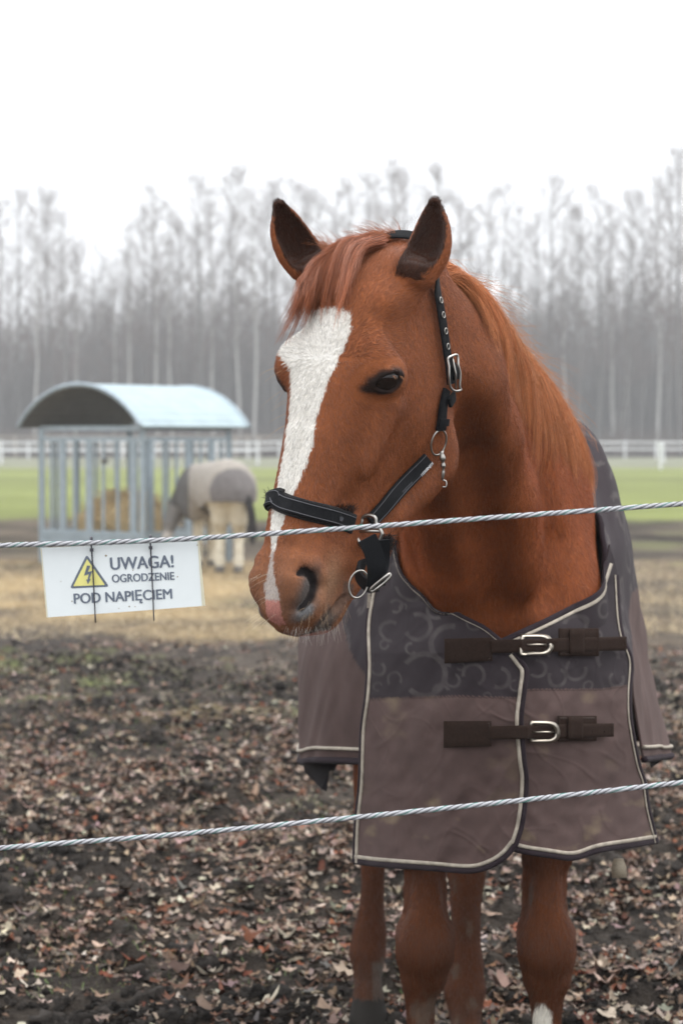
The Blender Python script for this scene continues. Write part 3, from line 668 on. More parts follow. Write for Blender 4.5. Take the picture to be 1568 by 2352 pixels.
ARCS = [(959, 1440, 29, -1.9, 4.6, 10), (942, 1490, 12, .5, 4.6, 6), (975, 1550, 48, -2.6, 5.0, 12), (1035, 1482, 44, 1.6, 3.3, 13), (909, 1392, 14, -2.6, 4.8, 6), (868, 1535, 15, -.9, 5, 6), (1039, 1563, 14, -1.2, 5, 6), (1013, 1590, 17, 2, 4, 7),
        (865, 1577, 9, 1, 5, 5), (1277, 1556, 20, -1.2, 4.9, 8), (1321, 1538, 23, -.3, 4.4, 8), (1233, 1535, 19, -1.6, 4, 7), (1395, 1510, 24, 2.2, 4.2, 9), (1415, 1560, 16, -.5, 4.6, 7), (1148, 1557, 22, -1.5, 3.6, 9), (1182, 1575, 12, 0, 5, 5), (945, 1350, 28, -.4, 3.6, 9), (1000, 1400, 20, 1.1, 4.8, 8),
        (895, 1450, 22, 1.4, 4, 8), (905, 1310, 15, 2.2, 4.6, 7), (880, 1480, 10, 0, 5, 5), (1085, 1550, 24, 3, 4.4, 8), (1090, 1430, 16, 1, 4.5, 6), (1320, 1440, 26, 3.4, 4.4, 9), (1380, 1400, 18, .4, 4.8, 7), (1250, 1500, 13, 2, 5, 5), (905, 1560, 16, 2.4, 4.5, 6), (1370, 1460, 11, 4, 4.6, 5), (1120, 1600, 9, 1, 5, 4), (1210, 1450, 12, 1, 5, 5), (1350, 1575, 10, 2, 5, 5), (925, 1395, 8, 2, 5, 4), (1055, 1530, 9, 4, 5, 4)]
def push(W, dist):                                       # keep the cloth outside the horse
    for _ in range(6):
        d = G.sample(W); g_ = G.grad(W, .01); bad = (d < dist) & (np.linalg.norm(g_, axis=1) > .2)
        g2 = g_ / (np.linalg.norm(g_, axis=1)[:, None] + 1e-9); W = W + np.where(bad, np.clip(dist - d, 0, .05), 0)[:, None] * g2
    return W
LOWER = np.array([.100, .066, .060]); UPPER = np.array([.033, .026, .029]); PRINT = np.array([.085, .074, .072])
def arcs_mask(X, Y, arcs):
    m = np.zeros(X.shape)
    for cx, cy, r, a0_, ext, th in arcs:
        d = np.hypot(X - cx, (Y - cy)); a = (np.arctan2(Y - cy, X - cx) - a0_) % (2 * math.pi)
        m = np.maximum(m, (1 - sstep(th * .5 - 1.2, th * .5 + 1.2, np.abs(d - r))) * (a < ext))
    return m
def flap(name, top, bot, left, right, split, n, m, off, seed):
    S = coons(top, bot, left, right, n, m); X, Y = S[..., 0], S[..., 1]
    D = Dflap(X, Y) + off + wr_field(X, Y, seed)
    W = project(X, Y, D); c = np.where((Y < np.interp(X, [p[0] for p in split], [p[1] for p in split]))[..., None], UPPER, LOWER)
    W = push(W.reshape(-1, 3), .012).reshape(W.shape)
    seam = np.abs(Y - np.interp(X, [p[0] for p in split], [p[1] for p in split]) - 3) < 1.6
    up = Y < np.interp(X, [p[0] for p in split], [p[1] for p in split]); mk = arcs_mask(X + 4 * vnoise(np.stack([X / 30, Y / 30, X * 0], -1)), Y, ARCS) * up * (.55 + .35 * vnoise(np.stack([X / 18, Y / 18, X * 0 + 3], -1), 1, 3, 2))
    c = c * (1 - mk[..., None]) + PRINT * mk[..., None]; c = np.where(seam[..., None], c * .6, c)
    dirt = np.clip(vnoise(np.stack([X / 50, Y / 40, X * 0], -1), 1, seed + 30, 4) - .22, 0, 1) * (~up) * (1.0 + 1.2 * sstep(1750, 1960, Y)); c = c * (1 - dirt[..., None]) + np.array([.20, .15, .10]) * dirt[..., None]
    o = mesh_obj(name, W.reshape(-1, 3), gridfaces(m, n), m_rug, None, color=c.reshape(-1, 3)); o.data.materials.append(m_lining)
    md = o.modifiers.new('thick', 'SOLIDIFY'); md.thickness = .004; md.offset = -1; md.material_offset = 1; md.use_rim = True
    return under(o, rug)
Lseam = [(886, 1222), (868, 1290), (851, 1365), (840, 1440), (842, 1529), (838, 1600), (828, 1679), (824, 1798), (815, 1888), (811, 1982)]
Lfront = [(1181, 1496), (1198, 1518), (1211, 1541), (1206, 1589), (1199, 1655), (1205, 1738), (1211, 1798), (1202, 1888), (1187, 1941)]
Lneck = [(886, 1222), (905, 1236), (924, 1285), (955, 1335), (1000, 1380), (1060, 1415), (1110, 1440), (1145, 1467), (1181, 1496)]
Lhem = [(811, 1982), (870, 1989), (990, 1998), (1079, 2004), (1127, 1992), (1162, 1970), (1187, 1941)]
Rneck = [(1110, 1500), (1150, 1472), (1193, 1452), (1264, 1419), (1336, 1380), (1372, 1344), (1392, 1290), (1400, 1250)]
Rseam = [(1400, 1250), (1418, 1320), (1423, 1410), (1432, 1464), (1451, 1517), (1448, 1589), (1450, 1655), (1467, 1750), (1482, 1798), (1491, 1858), (1510, 1935)]
Rhem = [(1120, 1930), (1184, 1955), (1258, 1968), (1318, 1974), (1378, 1956), (1456, 1944), (1510, 1935)]
Rleft = [(1110, 1500), (1112, 1650), (1115, 1800), (1120, 1930)]
split_l = [(800, 1606), (1050, 1597), (1230, 1603)]; split_r = [(1100, 1592), (1229, 1582), (1378, 1582), (1460, 1570)]
flapL = flap('chest_flap', Lneck, Lhem, Lseam, Lfront, split_l, 150, 210, 0, 3)
flapR = flap('chest_flap', Rneck, Rhem, Rleft, Rseam, split_r, 150, 210, .020, 8)
def band(name, curve, w0, w1, lift, mat, off=0, seed=3, par=None):    # ribbon along a flap edge; w is the distance inwards (to the right of travel)
    C = lerpc(curve, 90); T = np.gradient(C, axis=0); T /= np.linalg.norm(T, axis=1)[:, None]; N = np.stack([-T[:, 1], T[:, 0]], 1)
    prof = [(w0, .0), (w0 + (w1 - w0) * .2, lift), (w0 + (w1 - w0) * .8, lift), (w1, .0)]; rows = []
    for w, h in prof:
        q = C + N * w; rows.append(project(q[:, 0], q[:, 1], Dflap(q[:, 0], q[:, 1]) + off + wr_field(q[:, 0], q[:, 1], seed) - h - .0012))
    rows = [push(q_, .0135) for q_ in rows]
    rows.append(rows[-1] + [0, .006, 0]); rows.insert(0, rows[0] + [0, .006, 0])
    S = np.stack(rows, 0); return under(mesh_obj(name, S.reshape(-1, 3), gridfaces(S.shape[0], S.shape[1]), mat), par or rug)
def edge(curve, sgn, off, seed, dark=(0, 9), light=(9, 18), lift=.0025):
    band('binding', curve, sgn * dark[0] - sgn * 1, sgn * dark[1], lift, m_bind, off, seed); band('piping', curve, sgn * light[0], sgn * light[1], lift + .0006, m_pipe, off, seed)
edge(Lhem, -1, 0, 3, (-2, 10), (10, 19)); edge(Lfront, 1, 0, 3, (-2, 8), (8, 17)); edge(Lneck[1:], 1, 0, 3, (-3, 5), (5, 6.5)); edge(Lseam, -1, 0, 3, (-2, 2.5), (2.5, 10))
edge(Rhem, -1, .020, 8, (-2, 10), (10, 19)); edge(Rneck[1:-1], 1, .020, 8, (-3, 8), (8, 16)); edge(Rseam[1:], 1, .020, 8, (-2, 4), (4, 8))
# straps across the chest, lying on the cloth
FP = np.concatenate([np.array([v.co[:] for v in f_.data.vertices]) for f_ in (flapL, flapR)]); FX, FY = px_of(FP)
def Dtop(x, y):
    x = np.atleast_1d(np.asarray(x, float)); y = np.broadcast_to(np.asarray(y, float), x.shape); out = np.empty(x.shape)
    for i_, (a, b) in enumerate(zip(x, y)):
        m_k = (np.abs(FX - a) < 11) & (np.abs(FY - b) < 11); out[i_] = FP[m_k, 1].min() - .001 if m_k.any() else Dflap(a, b) - .01
    if len(out) > 6: pd_ = np.pad(out, 4, mode='edge'); out = np.minimum(np.convolve(pd_, np.ones(9) / 9, 'valid'), out + .002)
    return out if len(out) > 1 else out[0]
def sheet(name, x0, x1, ya, yb, off, thick, mat, par, n=30, seed=None):   # a flat webbing piece from x0 to x1 between edge lines ya(x), yb(x)
    xs = np.linspace(x0, x1, n); rows = []; Ds = np.min([Dtop(xs, ya(xs) * (1 - t) + yb(xs) * t) for t in (0, .5, 1)], axis=0)
    for t in np.linspace(0, 1, 5):
        y = ya(xs) * (1 - t) + yb(xs) * t; rows.append(project(xs, y, Ds + off))
    W = np.stack(rows, 0); o = mesh_obj(name, W.reshape(-1, 3), gridfaces(5, n), mat, smooth=True)
    md = o.modifiers.new('thick', 'SOLIDIFY'); md.thickness = thick; md.offset = 0
    bv = o.modifiers.new('bev', 'BEVEL'); bv.width = .0008; bv.segments = 1
    return under(o, par)
def ln(x0, y0, x1, y1): return lambda x: y0 + (y1 - y0) * (x - x0) / (x1 - x0)
m_thread = mat_new('brown_thread', (.07, .05, .042), rough=.8, noise=(400, .4))
def strap_set(off, patch, s0, s1, buck, keep):
    sheet('strap_patch', patch[0], patch[1], ln(patch[0], patch[2], patch[1], patch[3]), ln(patch[0], patch[4], patch[1], patch[5]), off - .0015, .003, m_web, rug)
    st = sheet('strap', s0[0], s1[0], ln(s0[0], s0[1], s1[0], s1[1]), ln(s0[0], s0[2], s1[0], s1[2]), off - .0055, .0035, m_web, rug, 50)
    sheet('strap_patch', keep[0], keep[1], ln(keep[0], keep[2], keep[1], keep[2]), ln(keep[0], keep[3], keep[1], keep[3]), off - .0015, .003, m_web, rug)
    for (a0, a1, b0, b1) in ((patch[0], patch[1], max(patch[2], patch[3]), min(patch[4], patch[5])), (keep[0], keep[1], keep[2], keep[3])):
        stc = lambda x, y: P(x, y, Dtop(x, y) + off - .0042); q_ = [(a0 + 5, b0 + 5), (a1 - 5, b0 + 5), (a1 - 5, b1 - 5), (a0 + 5, b1 - 5)]
        under(MB().tube([stc(*q_[k_ % 4]) for k_ in range(4)], .0006, 4, closed=True).build('stitching', m_thread), rug)
    kx = keep[0] + (keep[1] - keep[0]) * .42; sheet('keeper', kx - 14, kx + 20, ln(0, keep[2] + 3, 1, keep[2] + 3), ln(0, keep[3] - 5, 1, keep[3] - 5), off - .0095, .003, m_web, rug, 6)
    x0, y0, x1, y1 = buck; rr = 18; loop = []
    pts = [(x0 + 5, y0), (x1 - 22, y0 + 1), (x1 - 6, y0 + 8), (x1, y0 + 22), (x1, y1 - 16), (x1 - 8, y1 - 5), (x1 - 24, y1), (x0 + 5, y1), (x0, y1 - 5), (x0, y0 + 5)]
    C = lerpc(pts + [pts[0]], 60)[:-1]; cc = C.mean(0)
    m = MB(); inner = cc + (C - cc) * np.array([.70, .66]); Do = Dtop(C[:, 0], C[:, 1]) + off - .0125; Di = Dtop(inner[:, 0], inner[:, 1]) + off - .0125
    A = project(C[:, 0], C[:, 1], Do); Bq = project(inner[:, 0], inner[:, 1], Di); mid = (A + Bq) / 2 + [0, -.0022, 0]; bk = (A + Bq) / 2 + [0, .0022, 0]
    n = len(C); V = np.concatenate([A, mid, Bq, bk]); Fs = [(k * n + i, k * n + (i + 1) % n, ((k + 1) % 4) * n + (i + 1) % n, ((k + 1) % 4) * n + i) for k in range(4) for i in range(n)]
    b = under(mesh_obj('buckle', V, Fs, m_silver), st)
    ym = (y0 + y1) / 2; mm = MB().tube([P(x0 + 4, ym, Dtop(x0 + 4, ym) + off - .014), P((x0 + x1) / 2 + 6, ym, Dtop(x0, ym) + off - .019), P(x1 - 14, ym, Dtop(x1, ym) + off - .017)], .0016); under(mm.build('prong', m_silver, smooth=True), b)
    for hx in np.linspace(buck[2] + 18, s1[0] - 22, 4): 
        mm = MB().tube([P(hx, (s0[1] + s0[2]) / 2 - 3, Dtop(hx, ym) + off - .010), P(hx, (s0[1] + s0[2]) / 2 - 3, Dtop(hx, ym) + off - .0065)], .0016); under(mm.build('strap_hole', m_lining), st)
    m = MB(); hx, hy = x1 - 9, ym + 4; dz = Dtop(hx, hy) + off - .0155
    m.tube([P(hx - 3, hy - 9, dz), P(hx - 3, hy + 6, dz)], .0006, 5); m.tube([P(hx - 3, hy - 1, dz), P(hx + 1, hy - 3, dz), P(hx + 3, hy, dz), P(hx + 3, hy + 6, dz)], .0006, 5); under(m.build('stamped_mark', m_lining), b)
strap_set(0, (1020, 1130, 1467, 1464, 1524, 1518), (1126, 1470, 1500), (1437, 1462, 1494), (1193, 1456, 1270, 1505), (1282, 1374, 1443, 1507))
strap_set(0, (1018, 1128, 1656, 1656, 1718, 1714), (1122, 1668, 1699), (1408, 1661, 1692), (1214, 1656, 1285, 1707), (1280, 1369, 1644, 1702))
# blanket over the back
def px3(l): return np.array([P(x, y, D) for x, y, D in l])
prof0 = px3([(850, 1745, 4.78), (848, 1600, 4.72), (850, 1450, 4.68), (885, 1230, 4.68), (960, 1080, 4.85), (1060, 960, 4.96), (1180, 900, 5.0), (1282, 918, 4.97), (1325, 984, 4.88), (1362, 1101, 4.78), (1396, 1238, 4.66), (1420, 1330, 4.64), (1446, 1500, 4.67), (1455, 1600, 4.71), (1478, 1740, 4.75)])
for i_ in range(4, 12): prof0[i_] = G.snap(prof0[i_], .016)[0]
prof1 = px3([(722, 1742, 5.02), (735, 1600, 4.96), (755, 1470, 4.92), (800, 1300, 4.92), (880, 1150, 4.96), (1000, 1010, 5.05), (1150, 940, 5.12), (1262, 938, 5.10), (1345, 985, 5.03), (1402, 1085, 4.98), (1438, 1250, 4.94), (1450, 1390, 4.93), (1466, 1500, 4.95), (1488, 1610, 4.98), (1508, 1736, 5.02)])
prof2 = px3([(688, 1738, 5.35), (685, 1600, 5.32), (688, 1470, 5.3), (715, 1360, 5.3), (785, 1220, 5.3), (910, 1090, 5.32), (1080, 1010, 5.35), (1230, 1000, 5.35), (1340, 1070, 5.32), (1405, 1200, 5.3), (1443, 1340, 5.3), (1465, 1430, 5.3), (1480, 1510, 5.32), (1504, 1615, 5.33), (1524, 1724, 5.35)])
def back(y, cx, hw, top, hem=.785):
    s = np.linspace(-1, 1, 15); x = cx + hw * np.sign(s) * np.abs(np.sin(s * math.pi / 2)) ** .9; z = hem + (top - hem) * np.cos(s * math.pi / 2) ** .55
    x[0] += -.03; x[-1] += .03; return np.stack([x, 0 * x + y, z], 1)
prof = np.stack([prof0, prof1, prof2, back(5.75, .30, .31, 1.54), back(6.15, .26, .29, 1.54), back(6.40, .20, .27, 1.40), back(6.47, .19, .22, 1.1)])
S = catmull(prof, 150); S = catmull(S.transpose(1, 0, 2), 330).transpose(1, 0, 2)
m_, n_ = S.shape[:2]; Sf = S.reshape(-1, 3); FB = gridfaces(m_, n_); NB = vnormals(Sf, FB)
if (NB * (Sf - Sf.mean(0))).sum() < 0: FB = FB[:, ::-1]; NB = -NB
uu, vv = np.meshgrid(np.linspace(0, 1, n_), np.linspace(0, 1, m_)); uu, vv = uu.ravel(), vv.ravel()
xx, yy = px_of(Sf)
wr = vnoise(np.stack([vv * 14, uu * 5, 0 * uu], 1), 1, 4, 2) * .010 + vnoise(np.stack([vv * 22 + uu * 16, uu * 7, 0 * uu], 1), 1, 9, 2) * .007
wr *= np.minimum(1, vv * 8 + .05); Sw = push(Sf + NB * wr[:, None], .014)
zsplit = 1.0 + .10 * sstep(.0, .15, vv); up = Sw[:, 2] > 1.01 + .15 * sstep(0, .20, vv) 
L1 = np.concatenate([np.zeros((m_, 1)), np.cumsum(np.linalg.norm(np.diff(S, axis=1), axis=2), axis=1)], 1); ucm = ((L1 - L1[:, n_ // 2:n_ // 2 + 1]).ravel() + 1.0) * 1000; vcm = (Sf[:, 1] - 4.6) * 1000
rr_ = np.random.default_rng(5); arcs2 = [(rr_.uniform(0, 2000), rr_.uniform(0, 1500), rr_.choice([22, 30, 42, 55]), rr_.uniform(0, 6.28), rr_.uniform(3.6, 4.8), rr_.uniform(9, 14)) for _ in range(420)]
mk = arcs_mask(ucm, vcm, arcs2) * up * .75
c = np.where(up[:, None], UPPER * 1.25, LOWER * .95); c = c * (1 - mk[:, None]) + PRINT * 1.1 * mk[:, None]
o = mesh_obj('blanket', Sw, FB, m_rug, None, color=c); o.data.materials.append(m_lining)
md = o.modifiers.new('thick', 'SOLIDIFY'); md.thickness = .005; md.offset = -1; md.material_offset = 1
ckn = 1
under(o, rug)
Sw3 = Sw.reshape(m_, n_, 3)
for col_, sgn in ((0, 1), (n_ - 1, -1)):
    e = Sw3[:, col_][::2] ; under(MB().tube(e + [0, 0, -.004], .0075, 6).build('binding', m_bind, smooth=True), rug)
    ii = col_ + sgn * 4; e2_ = Sw3[:, ii][::2] + NB.reshape(m_, n_, 3)[:, ii][::2] * .003 * (1 if ckn > 0 else -1); under(MB().tube(e2_, .0042, 6).build('piping', m_pipe, smooth=True), rug)
e = Sw3[0, 100:270][::3]; under(MB().tube(e, .006, 6).build('binding', m_bind, smooth=True), rug)
# dark lining corners hanging below the side hems
def lin_corner(pl, ds):
    V = [P(x, y, d) for (x, y), d in zip(pl, ds)]; n = len(V); V2 = [v + [0, .006, 0] for v in V]
    Fs = [tuple(range(n))[::-1], tuple(range(n, 2 * n))] + [(i, (i + 1) % n, (i + 1) % n + n, i + n) for i in range(n)]
    o = mesh_obj('lining', V + V2, Fs, m_lining, smooth=False); under(o, rug)
lin_corner([(690, 1736), (815, 1742), (812, 1756), (775, 1756), (768, 1770), (756, 1772), (750, 1818), (738, 1812), (700, 1774)], [5.37, 4.95, 4.95, 5.1, 5.1, 5.15, 5.18, 5.2, 5.36])
lin_corner([(1488, 1742), (1541, 1726), (1536, 1736), (1494, 1764)], [5.1, 5.37, 5.37, 5.1])
# small cord end at the top of the seam and the care tag below the hem
m = MB().bar(P(848, 1364, 4.52), P(846, 1396, 4.52), .011, .006, (1, 0, 0)); under(m.build('seam_toggle', m_pipe), rug)
tg_ = []
for (x, y) in ((1408, 1972), (1430, 1972), (1437, 1990), (1439, 2016), (1405, 2017), (1402, 1995)): tg_.append(P(x, y, 4.62))
V2 = [v + [0, .0015, 0] for v in tg_]; n = 6
under(mesh_obj('care_tag', tg_ + V2, [tuple(range(6))[::-1], tuple(range(6, 12))] + [(i, (i + 1) % n, (i + 1) % n + n, i + n) for i in range(n)], mat_new('printed_tag', (.36, .30, .22), noise=(260, .5, (1, 1, 3)))), rug)

# ------------------------------------------------------------------ halter
halter = empty('halter', tuple(hp(.40, 0, 0)))
tag(halter, 'black padded halter with steel rings on the head of the chestnut horse', 'halter')
m_blk = mat_new('black_nylon', (.007, .0075, .009), rough=.65, spec=.14, noise=(180, .4), bump=(1500, .5, .0012, (1, 1, 1)))
m_fuzz = mat_new('black_fleece', (.018, .016, .016), rough=.95, noise=(220, .5), bump=(300, 1, .004)); m_dull = mat_new('grey_stitching', (.10, .10, .11), rough=.7, noise=(300, .3)); m_white = mat_new('white_print', (.75, .75, .75), rough=.6, noise=(50, .05))
def surf_px(pl): return np.array([G.hit(x, y, 3.2, 4.4) for x, y in pl])
def strap_on(name, pts, w, th, off, mat, par=halter, n=60, rnd=True, nrm=None):
    C = catmull(pts, n)
    for _ in range(2): C, N = G.snap(C, off); C = catmull(C[::4], n) if n > 8 else C
    C, N = G.snap(C, off)
    N = np.array([N[max(0, i - 3):i + 4].mean(0) for i in range(n)]); T = np.gradient(C, axis=0); T /= np.linalg.norm(T, axis=1)[:, None]
    S = np.cross(T, N); S /= np.linalg.norm(S, axis=1)[:, None]; N = np.cross(S, T)
    prof = [(-.5, 0), (-.46, .5), (-.3, .7), (.3, .7), (.46, .5), (.5, 0), (.46, -.5), (-.46, -.5)]
    V = np.stack([C + S * (a * w) + N * (b * th) for a, b in prof], 1); k = len(prof)
    Fs = [(i * k + j, i * k + (j + 1) % k, (i + 1) * k + (j + 1) % k, (i + 1) * k + j) for i in range(n - 1) for j in range(k)] + [tuple(range(k)), tuple((n - 1) * k + j for j in range(k))[::-1]]
    o = under(mesh_obj(name, V.reshape(-1, 3), Fs, mat, smooth=False), par); return o, C, S, N
nb_near = surf_px([(640, 1150), (668, 1162), (700, 1172), (737, 1180), (782, 1193), (804, 1202), (822, 1209)])
nb_h = to_head(nb_near); far = [HO + np.array([h[0] - .012, h[1], -abs(h[2])]) @ HR for h in to_head(surf_px([(700, 1176), (737, 1185), (782, 1199), (812, 1207)]))][::-1]
nbp = np.concatenate([np.array(far), [HO + np.array([nb_h[:1, 0].mean() - .004, .05, -.012]) @ HR], nb_near])
nb, C1, S1, N1 = strap_on('noseband', nbp, .027, .006, .007, m_blk)
under(MB().tube(C1 + S1 * .009 + N1 * .0048, .0007, 4).build('stitching', m_dull), nb); under(MB().tube(C1 - S1 * .009 + N1 * .0048, .0007, 4).build('stitching', m_dull), nb)
pd, _, _, _ = strap_on('padding', nbp[3:], .033, .005, .0025, m_fuzz)
ck, C2, S2, N2 = strap_on('cheek_strap', surf_px([(842, 1198), (880, 1160), (920, 1115), (955, 1078), (988, 1036)]), .026, .005, .008, m_blk)
under(MB().tube(C2 + S2 * .009 + N2 * .0040, .0006, 4).build('stitching', m_dull), ck); under(MB().tube(C2 - S2 * .009 + N2 * .0040, .0006, 4).build('stitching', m_dull), ck)
cr1, C3, S3, N3 = strap_on('crown_strap', np.concatenate([surf_px([(1004, 986), (1006, 950), (1010, 915), (1018, 885)])]), .021, .005, .007, m_blk)
crown_pts = np.concatenate([surf_px([(1019, 880), (1018, 840), (1010, 790), (1003, 740), (996, 700), (990, 665)]), [hp(-.035, -.05, .06), hp(-.05, -.04, .0), hp(-.035, -.05, -.06), hp(.05, -.10, -.085), hp(.15, -.14, -.09), hp(.26, -.15, -.085)]])
cr2, C4, S4, N4 = strap_on('crown_strap', crown_pts, .019, .0035, .011, m_blk, n=110)
def frame_at(C, N, S, i): return C[i], N[i], S[i]
def ring_on(name, c, ax1, ax2, r1, r2, rt, mat, par=halter, n=40):
    pts = [c + ax1 * r1 * math.cos(t) + ax2 * r2 * math.sin(t) for t in np.linspace(0, 2 * math.pi, n, endpoint=False)]
    return under(MB().tube(pts, rt, 8, closed=True).build(name, mat, smooth=True), par)
# eyelets in the crown strap
for x, y in ((995, 693), (1003, 725), (1010, 762), (1013, 800)):
    i = np.argmin(np.hypot(px_of(C4)[0] - x, px_of(C4)[1] - y)); T4 = np.cross(N4[i], S4[i]); ring_on('eyelet', C4[i] + N4[i] * .004, S4[i], T4, .0034, .0048, .0011, m_steel, cr2, 20)
# buckle on the crown strap
i = np.argmin(np.hypot(px_of(C4)[0] - 1018, px_of(C4)[1] - 858)); c, N_, S_ = C4[i] + N4[i] * .007, N4[i], S4[i]; T_ = np.cross(N_, S_)
if T_[2] < 0: T_ = -T_
if S_[0] < 0: S_ = -S_
bl = [(-.011, .027), (.010, .029), (.013, .022), (.010, .012), (.013, -.004), (.011, -.024), (.013, -.030), (-.004, -.029), (-.014, -.020), (-.017, -.004), (-.015, .012), (-.014, .022)]
bk = under(MB().tube(catmull([c + S_ * a + T_ * b + N_ * (.002 if abs(b) > .015 else .004) for a, b in bl], 60, closed=True), .0021, 8, closed=True).build('buckle', m_steel, smooth=True), cr2)
under(MB().tube([c + T_ * .027 + S_ * .001, c + N_ * .005 + T_ * .0, c - T_ * .026 + S_ * .002 + N_ * .001], .0016).build('prong', m_steel, smooth=True), bk)
pad = MB(); 
strap_on('keeper', surf_px([(1017, 905), (1018, 925)]), .026, .005, .012, m_blk, n=8); strap_on('keeper', surf_px([(1006, 960), (1005, 975)]), .024, .004, .011, m_blk, n=8)
strap_on('strap_end', surf_px([(1022, 838), (1028, 860), (1024, 890)]), .015, .005, .014, m_blk, n=16)
# cheek ring, nose ring
rc_ = surf_px([(998, 1013)])[0]; _, nn_ = G.snap(rc_); axv = Z - nn_ * nn_[2]; axv /= np.linalg.norm(axv); axh = np.cross(axv, nn_)
if axh[0] < 0: axh = -axh
ring_on('ring', rc_ + nn_ * .010, axv, axh, .0215, .0160, .0018, m_steel)
nr = surf_px([(829, 1222)])[0]; _, n2_ = G.snap(nr); v2 = Z * 1.0; h2 = np.array([.93, -.36, 0])
if h2[0] < 0: h2 = -h2
sq = [(.000, .030), (.011, .026), (.013, .016), (.022, .003), (.021, -.005), (.010, -.026), (.002, -.033), (-.005, -.031), (-.020, -.008), (-.023, .003), (-.013, .016), (-.011, .026)]
under(MB().tube(catmull([nr + n2_ * .016 + h2 * a + v2 * b for a, b in sq], 60, closed=True), .0031, 8, closed=True).build('ring', m_steel, smooth=True), halter)
under(MB().tube([nr + n2_ * .016 + h2 * a + v2 * .004 for a in (-.021, 0, .021)], .0028).build('ring_bar', m_steel, smooth=True), halter)
# snap hook on the throat strap
hk = surf_px([(1006, 1036), (1009, 1060), (1010, 1078), (1008, 1102)]) - np.array([0, .012, 0]) + .006 * HL; hq = hk[-1]
sn = under(MB().tube(catmull(hk, 16), [.0045, .003, .0045, .0055, .005, .003, .0035, .004, .0045, .003, .002, .003, .003, .003, .0025, .002], 8).build('snap_hook', m_steel, smooth=True), halter)
under(MB().tube(catmull([hq, hq + [.006, 0, -.002], hq + [.006, 0, -.011], hq + [0, 0, -.011]], 14), .0014, 6).build('hook_gate', m_steel, smooth=True), sn)
# chin strap, ring and buckle under the jaw
nrz = nr + n2_ * .006
def free_strap(name, pts, w, th, mat, side, par=halter, n=30):
    C = catmull(pts, n); T = np.gradient(C, axis=0); T /= np.linalg.norm(T, axis=1)[:, None]; sd = np.array(side, float); S = sd - T * (T @ sd)[:, None]; S /= np.linalg.norm(S, axis=1)[:, None]; N = np.cross(S, T)
    prof = [(-.5, -.4), (-.46, .5), (.46, .5), (.5, -.4)]; V = np.stack([C + S * (a * w) + N * (b * th) for a, b in prof], 1); k = 4
    Fs = [(i * k + j, i * k + (j + 1) % k, (i + 1) * k + (j + 1) % k, (i + 1) * k + j) for i in range(n - 1) for j in range(k)] + [(0, 1, 2, 3), tuple((n - 1) * k + j for j in (3, 2, 1, 0))]
    return under(mesh_obj(name, V.reshape(-1, 3), Fs, mat, smooth=False), par)
cs = free_strap('chin_strap', [P(842, 1236, 3.60), P(857, 1270, 3.605), P(864, 1310, 3.61), P(862, 1345, 3.62)], .031, .006, m_blk, (1, .3, 0))
free_strap('chin_strap', [P(878, 1240, 3.66), P(878, 1290, 3.67), P(868, 1335, 3.66)], .022, .006, m_blk, (1, .2, 0))
free_strap('chin_strap', [P(868, 1345, 3.62), P(846, 1346, 3.63), P(826, 1326, 3.66), P(822, 1304, 3.69), P(838, 1296, 3.72)], .020, .006, m_blk, (.25, -.3, 1))
ring_on('ring', P(823, 1342, 3.62), np.array([.25, 0, .97]), np.array([.97, .1, -.25]), .022, .0145, .0018, m_steel)
under(MB().tube(catmull([P(852, 1352, 3.59), P(884, 1325, 3.58), P(894, 1318, 3.585), P(893, 1328, 3.585), P(868, 1350, 3.585), P(856, 1358, 3.59)], 40, closed=True), .0024, 8, closed=True).build('buckle', m_steel, smooth=True), cs)
# torn fleece tuft sticking out over the noseband and at the chin
def tuft_hair(x0, x1, y0, y1, D, n, L, d):
    r = np.array([G.hit(x, y, 3.2, 4.3) for x, y in zip(RNG.uniform(x0, x1, n), RNG.uniform(y0, y1, n))]); v = np.array(d, float) + RNG.normal(0, .5, (n, 3)); v /= np.linalg.norm(v, axis=1)[:, None]
    k = np.linspace(0, 1, 6)[None, :, None]; return r[:, None] + (RNG.uniform(.3, 1, n) * L)[:, None, None] * (v[:, None] * k + RNG.normal(0, .3, (n, 1, 3)) * k ** 2)
th_ = np.concatenate([tuft_hair(770, 812, 1166, 1184, 0, 500, .014, (-.2, -.5, .8)), tuft_hair(735, 800, 1162, 1180, 0, 260, .008, (0, -.5, .8)), tuft_hair(872, 898, 1228, 1262, 0, 320, .020, (.5, -.6, -.2)), tuft_hair(610, 640, 1128, 1150, 0, 120, .007, (-.6, -.5, .4))])
under(hair_obj('fleece_edge', th_, np.broadcast_to(np.linspace(.0004, .0002, 6), (len(th_), 6)), np.tile(np.array([[.018, .016, .016]]), (len(th_), 1)) , m_mane), halter)
# writing on the cheek strap
def text_mesh(body, size, mat, bold=0.0, sx=1.0, space=1.0):
    cu = bpy.data.curves.new('lettering', 'FONT'); cu.body = body; cu.size = size; cu.align_x = 'CENTER'; cu.offset = bold; cu.extrude = 0.00012; cu.space_character = space
    t = bpy.data.objects.new('t', cu); COL.objects.link(t); dg = bpy.context.evaluated_depsgraph_get(); me = bpy.data.meshes.new_from_object(t.evaluated_get(dg)); bpy.data.objects.remove(t)
    V = np.array([v.co[:] for v in me.vertices]); V[:, 0] *= sx; Fs = [tuple(p.vertices) for p in me.polygons]; bpy.data.meshes.remove(me); return V, Fs
def text_on(name, body, c, ex, ey, en, size, mat, par, **k):
    V, Fs = text_mesh(body, size, mat, **k); W = c + V[:, :1] * ex + V[:, 1:2] * ey + V[:, 2:3] * en; return under(mesh_obj(name, W, Fs, mat, smooth=False), par)
